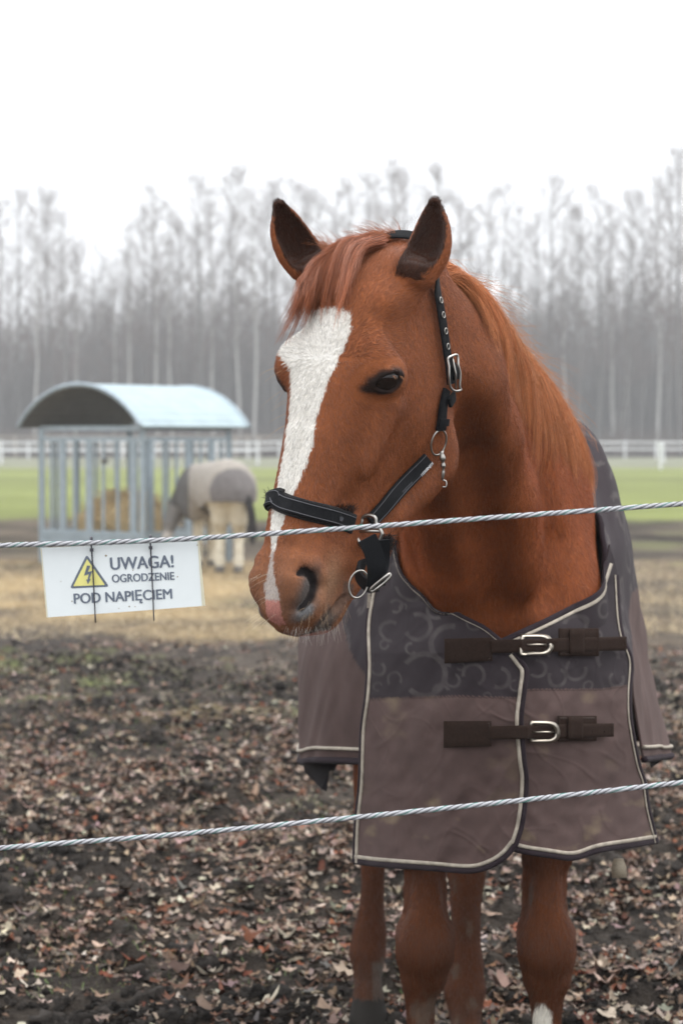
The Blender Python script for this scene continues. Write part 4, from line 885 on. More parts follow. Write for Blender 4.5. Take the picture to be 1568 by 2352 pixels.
def strap_text(body, x, y, size, mat, bold=0):
    i = np.argmin(np.hypot(px_of(C2)[0] - x, px_of(C2)[1] - y)); ex = C2[min(i + 4, 59)] - C2[i - 4]; ex /= np.linalg.norm(ex); en = N2[i]; ey = np.cross(en, ex); return C2[i] + en * .0044, ex, ey, en
c, ex, ey, en = strap_text('', 968, 1068, .006, m_white); text_on('lettering', 'HORSENJOY', c - ey * .0105, ex, ey, en, .0058, m_white, ck, sx=.95, bold=.0001)
c, ex, ey, en = strap_text('', 925, 1112, .006, m_white); text_on('lettering', 'SPORTSWEAR', c - ey * .0075, ex, ey, en, .0045, m_dull, ck, sx=.95)
i = np.argmin(np.hypot(px_of(C1)[0] - 778, px_of(C1)[1] - 1196)); c = C1[i] + N1[i] * .0050; ex = S1[i] * 0 + (C1[i + 1] - C1[i]); ex /= np.linalg.norm(ex); ey = np.cross(N1[i], ex); m = MB()
for k in (-2, -1, 0, 1, 2): m.tube([c - ey * .003 + ex * .0018 * k, c + ey * (.0035 - abs(k) * .0006) + ex * .0027 * k], .0005, 4)
m.tube([c - ey * .0035 + ex * .0035 * k for k in (-1, 1)], .0006, 4); under(m.build('crown_emblem', m_dull), nb)
# ------------------------------------------------------------------ rope fence in front, with its warning sign
m_rope = mat_new('white_twisted_rope', (.50, .50, .52), rough=.7, noise=(500, .25, (1, 1, 1)), bump=(1800, .4, .0006)); m_green = mat_new('green_thread', (.02, .22, .17), rough=.5, noise=(300, .3))
m_wire = mat_new('steel_wire', (.10, .10, .11), rough=.4, metal=.6, noise=(300, .4))
def rope(pxl, D0, D1, label):
    C = lerpc(pxl, 3400); C = np.stack([np.interp(np.linspace(pxl[0][0], pxl[-1][0], 3400), C[:, 0], C[:, i]) for i in (0, 1)], 1); Ds = np.linspace(D0, D1, 3400); pts = project(C[:, 0], C[:, 1], Ds); L = np.r_[0, np.cumsum(np.linalg.norm(np.diff(pts, axis=0), axis=1))]
    T = np.gradient(pts, axis=0); T /= np.linalg.norm(T, axis=1)[:, None]; B = np.cross(T, Z); B /= np.linalg.norm(B, axis=1)[:, None]; U_ = np.cross(B, T)
    wob = vnoise(np.stack([L * 30, 0 * L, 0 * L], 1), 1, 3)
    r = empty('rope_line', tuple(pts[0])); tag(r, label, 'fence rope', 'rope lines of the electric fence')
    for k in range(3):
        a = L / .042 * 2 * math.pi + k * 2.094 + wob * .8; q = pts + .0018 * (np.cos(a)[:, None] * B + np.sin(a)[:, None] * U_)
        under(MB().tube(q, .00182, 7).build('strand', m_rope, smooth=True), r)
        a2 = a + 1.05; q = pts + .0031 * (np.cos(a2)[:, None] * B + np.sin(a2)[:, None] * U_); under(MB().tube(q, .0005, 4).build('thread', m_wire if k else m_green, smooth=True), r)
    return pts
ropeA = rope([(-1700, 1322), (-330, 1268), (0, 1253), (210, 1247), (460, 1236), (830, 1211), (1200, 1184), (1568, 1157), (1900, 1131), (3200, 1015)], 3.16, 3.10, 'upper white twisted fence rope, crossing the halter and holding the sign')
ropeB = rope([(-1700, 2098), (-330, 1978), (0, 1948), (400, 1917), (800, 1879), (1200, 1838), (1568, 1797), (1900, 1762), (3200, 1610)], 3.16, 3.10, 'lower white twisted rope of the fence, crossing the hem of the rug')
sign = empty('warning_sign', tuple(P(280, 1330, 3.15))); tag(sign, 'white plastic UWAGA! electric fence warning sign with a yellow triangle, tied to the rope', 'warning sign')
m_sign = mat_new('white_plastic', (.80, .84, .84), rough=.38, noise=(9, .06)); m_ink = mat_new('faded_blue_grey_ink', (.13, .155, .20), rough=.5, noise=(90, .25)); m_yel = mat_new('yellow_ink', (.80, .74, .25), rough=.45, noise=(20, .08)); m_tie = mat_new('black_cable_tie', (.035, .033, .045), rough=.4, noise=(80, .2))
m_age = mat_new('yellowed_plastic', (.68, .64, .48), rough=.5, noise=(20, .1)); m_dirt = mat_new('brown_speck', (.30, .24, .17), rough=.8, noise=(60, .3))
c4 = [P(93.5, 1258.5, 3.152), P(457, 1243, 3.150), P(471.5, 1391, 3.150), P(108, 1418, 3.152)]
def sg(u, v, h=0):                                       # u,v 0..1 from the top left
    t = (1 - u) * (1 - v) * c4[0] + u * (1 - v) * c4[1] + u * v * c4[2] + (1 - u) * v * c4[3]
    bow = .004 * math.sin(math.pi * u); return t + np.array([0, -h - bow, 0])
nu, nv = 24, 10; V = [sg(i / nu, j / nv, .0014) for j in range(nv + 1) for i in range(nu + 1)] + [sg(i / nu, j / nv, 0) for j in range(nv + 1) for i in range(nu + 1)]; nn = (nu + 1) * (nv + 1)
Fs = []
for j in range(nv):
    for i in range(nu):
        a = j * (nu + 1) + i; q_ = (a, a + nu + 1, a + nu + 2, a + 1); Fs.append(q_); Fs.append(tuple(x + nn for x in q_[::-1]))
rim = [i for i in range(nu + 1)] + [j * (nu + 1) + nu for j in range(1, nv + 1)] + [nv * (nu + 1) + i for i in range(nu - 1, -1, -1)] + [j * (nu + 1) for j in range(nv - 1, 0, -1)]
for a, b in zip(rim, rim[1:] + rim[:1]): Fs.append((a, b, b + nn, a + nn))
under(mesh_obj('board', V, Fs, m_sign, smooth=False), sign)
inv_c = [(124, 187), (1362, 118), (1418, 636), (177, 727)]  # sign corners in the close-up used for reading the layout
def uv_of(x, y):
    u, v = .5, .5
    A = np.array(inv_c, float)
    for _ in range(12):
        p = (1 - u) * (1 - v) * A[0] + u * (1 - v) * A[1] + u * v * A[2] + (1 - u) * v * A[3]; du = (1 - v) * (A[1] - A[0]) + v * (A[2] - A[3]); dv = (1 - u) * (A[3] - A[0]) + u * (A[2] - A[1])
        s_ = np.linalg.solve(np.stack([du, dv], 1), np.array([x, y], float) - p); u += s_[0]; v += s_[1]
    return u, v
def flatpoly(name, pl, h, mat, par=None, th=.0003):
    V = [sg(*uv_of(x, y), .0014 + h) for x, y in pl]; n = len(V); V2 = [v + [0, th, 0] for v in V]
    return under(mesh_obj(name, V + V2, [tuple(range(n)), tuple(range(2 * n - 1, n - 1, -1))] + [(i, i + n, (i + 1) % n + n, (i + 1) % n) for i in range(n)], mat, smooth=False), par or sign)
def tri(c, rad, corners):
    out = []
    cs_ = np.array(corners, float)
    for k in range(3):
        p0, p1, p2 = cs_[k - 1], cs_[k], cs_[(k + 1) % 3]; d0 = (p0 - p1) / np.linalg.norm(p0 - p1); d1 = (p2 - p1) / np.linalg.norm(p2 - p1)
        for t in np.linspace(0, 1, 6): out.append(tuple((1 - t) ** 2 * (p1 + d0 * rad) + 2 * t * (1 - t) * p1 + t * t * (p1 + d1 * rad)))
    return out
big = tri(0, 26, [(489, 232), (668, 484), (358, 500)]); sml = tri(0, 8, [(493, 268), (634, 470), (386, 482)])
tp = flatpoly('warning_triangle', big, .0004, m_ink); flatpoly('triangle_field', sml, .0008, m_yel, tp)
flatpoly('lightning_bolt', [(493, 318), (519, 322), (500, 368), (535, 360), (512, 425), (523, 422), (502, 464), (486, 428), (497, 430), (508, 386), (470, 398)], .0012, m_ink, tp)
def line_text(body, x0, y0, x1, y1, hgt):               # baseline from (x0,y0) to (x1,y1) in the close-up, capital height hgt
    V, Fs = text_mesh(body, 1.0, m_ink); nV = len(V); V = np.concatenate([V + np.array([dx_, dy_, 0]) for dx_, dy_ in ((-.030, 0), (0, .012), (.030, 0), (0, -.012))]); Fs = [tuple(i_ + nV * k_ for i_ in f_) for k_ in range(4) for f_ in Fs]; w = V[:, 0].max() - V[:, 0].min(); xm = V[:, 0].min(); cap = .70
    W = []
    for vi, v in enumerate(V):
        t = (v[0] - xm) / w; x = x0 + (x1 - x0) * t; y = y0 + (y1 - y0) * t; k = hgt / cap; x2 = x + v[1] * k * -.075; y2 = y - v[1] * k
        W.append(sg(*uv_of(x2, y2), .0019 + .00004 * (vi // nV) + (.00012 if v[2] > 0 else -.0002)))
    under(mesh_obj('lettering', W, Fs, m_ink, smooth=False), sign)
line_text('UWAGA!', 676, 350, 1172, 326, 97); line_text('OGRODZENIE', 690, 450, 1178, 426, 62); line_text('POD NAPI\u0118CIEM', 392, 618, 1163, 576, 79)
flatpoly('edge_strip', [(1352, 122), (1362, 119), (1417, 635), (1394, 637)], .0006, m_age); flatpoly('edge_strip', [(126, 188), (134, 188), (187, 725), (179, 726)], .0006, m_age)
for (x, y, r_) in ((640, 240, 10), (852, 352, 5), (1200, 403, 6), (826, 640, 7), (288, 446, 4), (832, 562, 4), (376, 600, 6), (745, 655, 4), (872, 640, 5), (1350, 150, 5)):
    flatpoly('dirt_spot', [(x + r_ * math.cos(t) * 1.0, y + r_ * .8 * math.sin(t)) for t in np.linspace(0, 2 * math.pi, 8, endpoint=False)], .0003, m_dirt)
for lab, top, hd_, bot in (('black cable tie through the left half of the sign, over the triangle', (524, 120), (531, 195), (566, 762)), ('black cable tie through the right half of the sign, over the lettering', (986, 100), (990, 172), (1023, 750))):
    t = empty('cable_tie', tuple(sg(*uv_of(*hd_), .004))); tag(t, lab, 'cable tie', 'cable ties holding the sign to the rope')
    a, b, c_ = sg(*uv_of(*top), .008), sg(*uv_of(*hd_), .0065), sg(*uv_of(*bot), .008)
    mid_ = sg(*uv_of((hd_[0] + bot[0]) / 2, (hd_[1] + bot[1]) / 2), .0055)
    under(MB().tube(catmull([a + [0, .016, -.001], a + [0, .010, .004], a + [0, 0, .002], b, mid_, c_], 30), [.0013] * 12 + list(np.linspace(.0013, .0009, 18)), 6).build('tie_band', m_tie, smooth=True), t)
    under(MB().box(b, (.0048, .0040, .0046)).build('tie_head', m_tie), t)

# ------------------------------------------------------------------ ground
def gz_at(x, y): return -.4 * sstep(8, 28, y) + 0 * x
def ground_h(x, y):
    p = np.stack([x, y, 0 * x], -1); near = 1 - sstep(14, 30, y)
    h = gz_at(x, y) + .05 * vnoise(p, .6, 2, 2) + .035 * vnoise(p, 2.3, 5, 2) * (.3 + .7 * near)
    lump = np.clip(vnoise(p, 6.5, 8, 3) - .05, 0, 1); lump2 = np.clip(vnoise(p, 14, 18, 2) - .12, 0, 1); h = h + (.085 * lump * 1.2 + .045 * lump2 + .014 * vnoise(p, 30, 9, 2)) * near
    return np.where(y > 60, gz_at(x, y), h)
ys = np.concatenate([np.arange(-6, 4.6, .5), np.arange(4.6, 13, .026), 13 * np.exp(np.linspace(0, math.log(30 / 13), 190))[1:], 30 * np.exp(np.linspace(0, math.log(900 / 30), 170))[1:]])
us = np.linspace(-1, 1, 420); hwid = 2.6 + np.maximum(ys, 0) * .30; XG = us[None] * hwid[:, None]; YG = np.repeat(ys[:, None], len(us), 1)
XG = XG * (1 + np.abs(us[None]) ** 8 * 2.5)
ZG = ground_h(XG, YG); pG = np.stack([XG, YG, ZG], -1)
mudc = np.array([.020, .0175, .016]); earth = np.array([.058, .047, .038]); strawc = np.array([.34, .25, .135]); grassc = np.array([.20, .225, .070]); grey = np.array([.13, .125, .115]); mossc = np.array([.085, .10, .035])
n1 = vnoise(pG, .9, 20, 4); n2 = vnoise(pG, 5, 21, 4); n3 = vnoise(pG, .35, 22, 3); nst = vnoise(np.stack([XG * .25, YG * .09, 0 * XG], -1), 1, 24, 4)
def mix(a, b, w): return a * (1 - w[..., None]) + b * w[..., None]
cg = mix(np.broadcast_to(mudc, pG.shape), np.broadcast_to(earth, pG.shape), np.clip(.5 + .8 * n1 + .5 * n2, 0, 1))
cg = mix(cg, np.broadcast_to(mossc, pG.shape), np.clip((n3 + n2 * .7 - .35) * 1.6, 0, .75) * sstep(6, 9, YG))
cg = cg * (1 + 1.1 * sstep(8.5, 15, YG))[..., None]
wst = sstep(18.0, 22.5, YG + 3.0 * n3 + 2.2 * n1) * (1 - sstep(34, 37, YG)); wst = wst * np.clip(.75 + 1.0 * vnoise(np.stack([XG, YG * .5, 0 * XG], -1), 1.1, 33, 3), .15, 1)
wst = wst * (1 - .72 * sstep(-.6, 1.8, XG))
cg = mix(cg, strawc * (1 + .3 * n2)[..., None], wst)
w2 = np.clip((vnoise(np.stack([XG, YG * .6, 0 * XG], -1), .8, 35, 3) - .45) * 3, 0, .6) * sstep(10, 13, YG) * (1 - sstep(18, 22, YG)); cg = mix(cg, strawc * .8 * np.ones(pG.shape), w2)
w3 = sstep(34, 38, YG + 2 * n3) * (1 - sstep(50, 53, YG)); nm = vnoise(np.stack([XG, YG * .55, 0 * XG], -1), .9, 36, 4); cg = mix(cg, np.array([.085, .068, .05]) * np.clip(1 + 1.3 * nm, .25, 2.2)[..., None], w3); cg = mix(cg, np.broadcast_to(np.array([.12, .13, .05]), pG.shape), w3 * np.clip((n3 + nm - .2) * 1.5, 0, .6))
wg = sstep(49, 54, YG + 4 * nst + 2.5 * n1); cg = mix(cg, grassc * (1 + .28 * nst + .25 * vnoise(np.stack([XG * .02, YG * .16, 0 * XG], -1), 1, 38, 2))[..., None], wg)
w4 = sstep(125, 140, YG); cg = mix(cg, np.broadcast_to(np.array([.20, .20, .16]), pG.shape), w4 * .8)
w5 = sstep(188, 196, YG); cg = mix(cg, np.broadcast_to(np.array([.07, .06, .05]), pG.shape), w5)
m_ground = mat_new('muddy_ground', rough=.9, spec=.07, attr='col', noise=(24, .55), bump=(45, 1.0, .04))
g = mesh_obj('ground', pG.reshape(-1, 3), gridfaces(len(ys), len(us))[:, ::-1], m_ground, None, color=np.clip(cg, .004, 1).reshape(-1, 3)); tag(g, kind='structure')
# leaf litter
def leaves(n, ylo, yhi, pw, seed, smin, smax):
    r = np.random.default_rng(seed); Y_ = ylo + (yhi - ylo) * r.random(n * 3) ** pw; X_ = (r.random(n * 3) * 2 - 1) * (1.1 + Y_ * .22)
    dn = vnoise(np.stack([X_, Y_, 0 * X_], -1), 1.3, 50, 3) + .5 * vnoise(np.stack([X_, Y_, 0 * X_], -1), 5, 51, 2)
    k = r.random(n * 3) < np.clip(.50 + 1.0 * dn, .08, 1); X_, Y_ = X_[k][:n], Y_[k][:n]; n = len(X_)
    s = r.uniform(smin, smax, n) * (1 + .6 * (r.random(n) < .12)); th = r.uniform(0, 6.283, n); M = 16; ph = np.arange(M) / M * 2 * math.pi
    lob = 1 + .30 * np.cos(ph * r.choice([3, 4, 5], n)[:, None] + r.uniform(0, 6, (n, 1))) + r.uniform(-.22, .22, (n, M)); asp = r.uniform(.42, .85, n)
    lx = np.cos(ph)[None] * lob * s[:, None]; ly = np.sin(ph)[None] * lob * s[:, None] * asp[:, None]
    curl = r.uniform(-.5, .9, n)[:, None] * (lx ** 2) / s[:, None] * .8 + r.uniform(-.4, 1.0, n)[:, None] * (ly ** 2) / s[:, None] + r.normal(0, .10, (n, M)) * s[:, None]
    tx = r.normal(0, .16, n); ty = r.normal(0, .16, n)
    L = np.stack([lx, ly, curl], -1); L = np.concatenate([L, np.zeros((n, 1, 3))], 1)
    zz = L[..., 2] + L[..., 0] * tx[:, None] + L[..., 1] * ty[:, None]
    c_, s_ = np.cos(th)[:, None], np.sin(th)[:, None]; xw = L[..., 0] * c_ - L[..., 1] * s_ + X_[:, None]; yw = L[..., 0] * s_ + L[..., 1] * c_ + Y_[:, None]
    zw = zz + (ground_h(X_, Y_) + .004 + s * (.25 * np.abs(tx) + .25 * np.abs(ty)) + r.uniform(0, .012, n))[:, None]
    V = np.stack([xw, yw, zw], -1).reshape(-1, 3); b = np.arange(n)[:, None] * (M + 1); i = np.arange(M)[None]
    F = np.stack([b + i, b + (i + 1) % M, np.broadcast_to(b + M, (n, M))], -1).reshape(-1, 3)
    pal = np.array([(.40, .28, .20), (.50, .38, .28), (.30, .18, .11), (.20, .105, .06), (.30, .085, .03), (.60, .50, .38), (.11, .075, .055), (.36, .24, .19), (.24, .10, .05), (.16, .14, .13)]); ci = r.choice(len(pal), n, p=[.19, .13, .15, .13, .06, .07, .10, .10, .04, .03])
    pg = pal.mean(1, keepdims=True); c = (pal * .82 + pg * .18)[ci] * r.uniform(.20, .92, (n, 1)) * (1 + r.normal(0, .05, (n, 3))); C_ = np.repeat(c, M + 1, 0); C_ *= (1 + r.normal(0, .09, (len(C_), 1)))
    return V, F, np.clip(C_, .01, 1)
parts = [leaves(46000, 5.0, 12.5, 1.15, 1, .007, .021), leaves(19000, 10, 19, 1.35, 2, .008, .022)]
VV, FF, CC, b = [], [], [], 0
for V, F, C_ in parts: VV.append(V); FF.append(F + b); CC.append(C_); b += len(V)
m_leaf = mat_new('dead_leaf', rough=.7, spec=.12, attr='col', noise=(120, .22))
tag(mesh_obj('leaf_litter', np.concatenate(VV), np.concatenate(FF), m_leaf, None, color=np.concatenate(CC)), 'brown and red dead oak leaves lying thick on the mud', 'fallen leaves', kind='stuff')
# mud clods, short grass and loose straw: blades and crumbs nobody could count
def blades(n, fx, h0, h1, wd, pal, seed, lean, name, label, cat):
    r = np.random.default_rng(seed); X_, Y_ = fx(r, n); n = len(X_); h = r.uniform(h0, h1, n); a = r.uniform(0, 6.283, n); ln_ = r.normal(0, lean, (n, 2)); w = wd
    b0 = np.stack([X_, Y_, ground_h(X_, Y_) - .004], 1); dx = np.stack([np.cos(a), np.sin(a), 0 * a], 1) * w
    m1 = b0 + np.stack([ln_[:, 0] * .4, ln_[:, 1] * .4, 0 * h + .6], 1) * h[:, None]; t = b0 + np.stack([ln_[:, 0], ln_[:, 1], np.maximum(.08, 1 - np.abs(ln_).sum(1) * .5)], 1) * h[:, None]
    V = np.stack([b0 - dx, b0 + dx, m1 + dx * .7, m1 - dx * .7, t], 1).reshape(-1, 3); i = np.arange(n)[:, None] * 5
    F = np.concatenate([i + np.array([[0, 1, 2]]), i + np.array([[0, 2, 3]]), i + np.array([[3, 2, 4]])]); c = np.array(pal)[r.integers(0, len(pal), n)] * r.uniform(.7, 1.2, (n, 1))
    tag(mesh_obj(name, V, F, mat_new(name + '_blade', rough=.6, attr='col', noise=(80, .2)), None, color=np.repeat(c, 5, 0), smooth=False), label, cat, kind='stuff')
def patchy(seed, y0, y1, thr, n_):
    def f(r, n):
        Y_ = r.uniform(y0, y1, n * 5); X_ = (r.random(n * 5) * 2 - 1) * (.8 + Y_ * .19); v = vnoise(np.stack([X_, Y_, 0 * X_], -1), .8, seed, 3); k = v > thr; return X_[k][:n], Y_[k][:n]
    return f
blades(9000, patchy(61, 6, 17, .22, 0), .012, .04, .0014, [(.11, .17, .04), (.17, .2, .06), (.25, .23, .10)], 6, .6, 'grass', 'sparse short green grass growing through the mud', 'grass')
def fstraw(r, n): Y_ = r.uniform(19.5, 34, n); X_ = r.uniform(-1, 1, n) * (.8 + Y_ * .17); return X_, Y_
blades(9000, fstraw, .05, .16, .003, [(.45, .34, .18), (.52, .42, .25), (.34, .25, .14)], 7, 2.2, 'straw', 'loose yellow straw and hay trodden into the ground round the feeder', 'straw')

def clods(n, ylo, yhi, seed):
    r = np.random.default_rng(seed); Y_ = ylo + (yhi - ylo) * r.random(n * 4) ** 1.2; X_ = (r.random(n * 4) * 2 - 1) * (1.1 + Y_ * .22); v = vnoise(np.stack([X_, Y_, 0 * X_], -1), 1.6, 91, 3); k = r.random(n * 4) < np.clip(.25 - 1.4 * v, .03, 1); X_, Y_ = X_[k][:n], Y_[k][:n]; n = len(X_)
    D8 = np.array([(math.cos(a) * c, math.sin(a) * c, h) for h, c in ((-.3, .8), (.35, .9), (.85, .45)) for a in np.arange(5) * 1.2566 + h] + [(0, 0, 1.05)]); s_ = r.uniform(.006, .022, n) * (1 + 1.2 * (r.random(n) < .07))
    V = np.stack([X_, Y_, ground_h(X_, Y_)], 1)[:, None] + D8[None] * s_[:, None, None] * r.uniform(.6, 1.35, (n, 16, 1)) * np.array([1, 1, .75]); F = []
    for q in (0, 5):
        for j in range(5): F += [(q + j, q + (j + 1) % 5, q + 5 + (j + 1) % 5), (q + j, q + 5 + (j + 1) % 5, q + 5 + j)]
    F += [(10 + j, 10 + (j + 1) % 5, 15) for j in range(5)]
    FF_ = (np.arange(n)[:, None, None] * 16 + np.array(F)[None]).reshape(-1, 3); c = np.array([.030, .026, .023]) * r.uniform(.5, 2.0, (n, 1)); return V.reshape(-1, 3), FF_, np.repeat(c, 16, 0)
V, F, C_ = clods(34000, 5.4, 17, 5)
tag(mesh_obj('mud_clods', V, F, mat_new('dark_clod', rough=.9, spec=.08, attr='col', noise=(90, .4), bump=(160, 1, .006)), color=C_), 'crumbs and clods of black mud between the fallen leaves', 'mud clods', kind='stuff')
# ------------------------------------------------------------------ hay feeder
m_galv = mat_new('galvanised_steel', (.30, .36, .40), rough=.5, metal=.35, noise=(9, .22)); m_roof = mat_new('pale_roof_sheet', (.30, .38, .41), rough=.45, metal=.2, noise=(5, .15)); m_under = mat_new('roof_underside', (.10, .10, .09), rough=.7, noise=(6, .2))
m_hay = mat_new('hay', rough=.9, attr='col', noise=(30, .4), bump=(60, 1, .05))
GZ = -.4
C0 = np.array([-2.85, 33.0]); al = math.radians(36); sF = 1.97
fx = np.array([-math.cos(al), math.sin(al)]); sx_ = np.array([math.sin(al), math.cos(al)])       # along the front face, along the right-hand face
C1_, C2_ = C0 + fx * sF, C0 + sx_ * sF; C3_ = C1_ + sx_ * sF
def g3(c, z): return np.array([c[0], c[1], z])
feeder = empty('hay_feeder', tuple(g3((C0 + C3_) / 2, GZ))); tag(feeder, 'galvanised hay feeder with a curved pale blue metal roof and barred sides', 'hay feeder')
ZE = 1.60
for c in (C0, C1_, C2_, C3_): under(MB().bar(g3(c, GZ), g3(c, ZE), .085, .085, (0, 1, 0)).build('post', m_galv), feeder)
for a, b in ((C0, C1_), (C0, C2_), (C1_, C3_), (C2_, C3_)):
    under(MB().bar(g3(a, 1.44), g3(b, 1.44), .05, .06).build('rail', m_galv), feeder); under(MB().bar(g3(a, ZE), g3(b, ZE), .05, .06).build('rail', m_galv), feeder); under(MB().bar(g3(a, .06), g3(b, .06), .05, .09).build('rail', m_galv), feeder)
    under(MB().bar(g3(a, -.02), g3(b, -.02), .03, .16).build('tray_side', m_galv), feeder)
    L = np.linalg.norm(b - a); d = (b - a) / L
    ups = [(.17, .13), (.47, .04), (.75, .04), (1.02, .13), (1.30, .04), (1.55, .13), (1.78, .04)] if (a is C0) else [(.30, .05), (.75, .13), (1.20, .04), (1.65, .05)]
    for o_, w_ in ups:
        c = a + d * o_; up_ = (-d[1], d[0], 0); under(MB().bar(g3(c, .06), g3(c, 1.44), .03, w_, (d[0], d[1], 0)).build('upright', m_galv), feeder)
under(MB().box(g3((C0 + C3_) / 2, -.06), (sF * .98, sF * .98, .03), np.array([[-math.cos(al), math.sin(al), 0], [math.sin(al), math.cos(al), 0], [0, 0, 1]])).build('floor', m_galv), feeder)
def roof(z_off, rad_off, name, mat, par):
    V = []; na, nb_ = 40, 30; half = sF / 2 + .22; rise = .62; R_ = (half ** 2 + rise ** 2) / (2 * rise); a_max = math.asin(half / R_)
    for i in range(na + 1):
        a = -a_max + 2 * a_max * i / na; w = math.sin(a) * (R_ + rad_off); h = ZE + .02 + rise - R_ + math.cos(a) * (R_ + rad_off) + z_off
        for j in range(nb_ + 1):
            t = -.28 + (sF + .50) * j / nb_; c = C0 + fx * (sF / 2 + w) + sx_ * t; V.append((c[0], c[1], h + .006 * math.cos(i * math.pi)))
    return V, [(i * (nb_ + 1) + j, (i + 1) * (nb_ + 1) + j, (i + 1) * (nb_ + 1) + j + 1, i * (nb_ + 1) + j + 1) for i in range(na) for j in range(nb_)], na, nb_
V, Fs, na, nb_ = roof(0, .0, 'r', None, None); o = mesh_obj('roof', V, Fs, m_roof, smooth=False); o.data.materials.append(m_under); md = o.modifiers.new('t', 'SOLIDIFY'); md.thickness = .03
Nr = (np.array(V)[Fs[0][2]] - np.array(V)[Fs[0][0]]); nrm_ = np.cross(np.array(V)[Fs[600][2]] - np.array(V)[Fs[600][0]], np.array(V)[Fs[600][3]] - np.array(V)[Fs[600][1]])
if nrm_[2] < 0: o.data.flip_normals()
md.offset = -1; md.material_offset = 1; under(o, feeder)
for t_ in (0, nb_): under(MB().tube([np.array(V[i * (nb_ + 1) + t_]) + [0, 0, -.01] for i in range(na + 1)], .035, 6).build('roof_edge', m_galv, smooth=True), feeder)
for c, c2 in ((C0, C2_), (C1_, C3_)): under(MB().bar(g3(c, ZE), g3(c2, ZE) , .05, .05).build('rail', m_galv), feeder)
under(MB().box(g3(C0 + fx * .72, 1.12) + np.array([0, -.03, 0]), (.10, .04, .07)).build('latch', m_under), feeder)
# hay inside
def lumpy(name, c, rad, seed, fibres, par_mat=m_hay):
    n1_, n2_ = 40, 60; th_, ph_ = np.meshgrid(np.linspace(0.02, math.pi / 2, n1_), np.linspace(0, 2 * math.pi, n2_, endpoint=False), indexing='ij'); d = np.stack([np.sin(th_) * np.cos(ph_), np.sin(th_) * np.sin(ph_), np.cos(th_)], -1)
    k = 1 + .22 * vnoise(d, 2.2, seed, 2) + .12 * vnoise(d, 7, seed + 1, 2); V = np.array(c) + d * np.array(rad) * k[..., None]
    cc = np.array([.70, .53, .28]) * (1 + .35 * vnoise(V, 6, seed, 3))[..., None]; F = []
    for i in range(n1_ - 1):
        for j in range(n2_): F.append((i * n2_ + j, (i + 1) * n2_ + j, (i + 1) * n2_ + (j + 1) % n2_, i * n2_ + (j + 1) % n2_))
    o = mesh_obj(name, V.reshape(-1, 3), np.array(F), par_mat, color=cc.reshape(-1, 3)); r = np.random.default_rng(seed); ii = r.integers(0, n1_ * n2_, fibres); p0 = V.reshape(-1, 3)[ii]; dd = r.normal(0, 1, (fibres, 3)); dd[:, 2] = np.abs(dd[:, 2]) * .4; dd /= np.linalg.norm(dd, axis=1)[:, None]
    tk = np.linspace(0, 1, 4)[None, :, None]; h = p0[:, None] + dd[:, None] * tk * r.uniform(.05, .22, (fibres, 1, 1)) - np.array([0, 0, .06]) * tk ** 2
    under(hair_obj('stalks', h, np.full((fibres, 4), .0035), np.array([.66, .50, .27]) * r.uniform(.6, 1.2, (fibres, 1)), m_mane), o); return o
hc_ = (C0 + C3_) / 2
o = lumpy('hay_pile', g3(hc_ + np.array([-.1, -.25]), .0), (.66, .55, .66), 3, 2500); tag(o, 'heap of golden hay lying inside the roofed feeder', 'hay')

# ------------------------------------------------------------------ second horse, pale, head down at the feeder
G2 = Grid(np.arange(-3.4, -.9, .022), np.arange(30.6, 34.6, .022), np.arange(-.46, 1.5, .022))
def q2(x, D, y): return P(x, y, D)
hi, sh = np.array([-1.56, 31.9, .78]), np.array([-2.02, 33.0, .72])
G2.cone(hi + [0, 0, 0], sh, .30, .29, k=.1); G2.cone(hi + [.02, -.05, .02], hi + [-.05, .2, -.05], .29, .30, k=.1)
G2.chain([(-2.0, 33.05, .72, .24), (-2.2, 33.18, .55, .17), (-2.38, 33.22, .40, .13)], k=.08); G2.chain([(-2.38, 33.22, .42, .125), (-2.47, 33.1, .22, .10), (-2.50, 33.0, .02, .065), (-2.50, 32.97, -.08, .058)], k=.05)
G2.chain([(-2.36, 33.20, .52, .035), (-2.33, 33.16, .60, .012)], k=.02); G2.chain([(-2.48, 33.26, .52, .035), (-2.47, 33.24, .60, .012)], k=.02)
for (x, D, zt) in ((-1.68, 31.82, .6), (-1.42, 31.74, .6)):
    G2.chain([(x, D, .62, .18), (x, D + .06, .32, .115), (x, D + .16, .12, .075), (x, D + .04, -.10, .055), (x, D, -.24, .062), (x, D - .02, -.31, .052), (x, D - .05, -.38, .075)], k=.05)
for (x, D) in ((-2.06, 33.0), (-1.86, 33.1)):
    G2.chain([(x, D, .5, .12), (x, D, .1, .075), (x, D, -.02, .072), (x, D, -.12, .048), (x, D, -.26, .055), (x, D - .03, -.38, .072)], k=.04)
V2_, F2_ = G2.mesh(); V2_ = smooth_mesh(V2_, F2_, 2); c2_ = np.array([.58, .52, .40]) * (1 + .12 * vnoise(V2_, 6, 4, 3))[:, None]
dk = V2_[:, 2] < -.30; c2_[dk] = (.10, .09, .08); hd2 = (V2_[:, 0] < -2.12) & (V2_[:, 2] > -.2); c2_[hd2] = np.array([.17, .155, .14]) * (1 + .3 * vnoise(V2_[hd2], 7, 9, 2))[:, None]; mz = hd2 & (V2_[:, 2] < .12) & (V2_[:, 2] > -.2); c2_[mz] = (.42, .38, .34)
h2_ = empty('horse', (-1.75, 32.4, GZ)); tag(h2_, 'pale horse in a beige and grey rug, eating with its head down beside the feeder', 'horse')
nn2 = vnormals(V2_, F2_)
if (nn2 * (V2_ - V2_.mean(0))).sum() < 0: F2_ = F2_[:, ::-1]
under(mesh_obj('body', V2_, F2_, mat_new('pale_coat', rough=.8, attr='col', noise=(30, .15), bump=(80, .4, .01)), color=c2_), h2_)
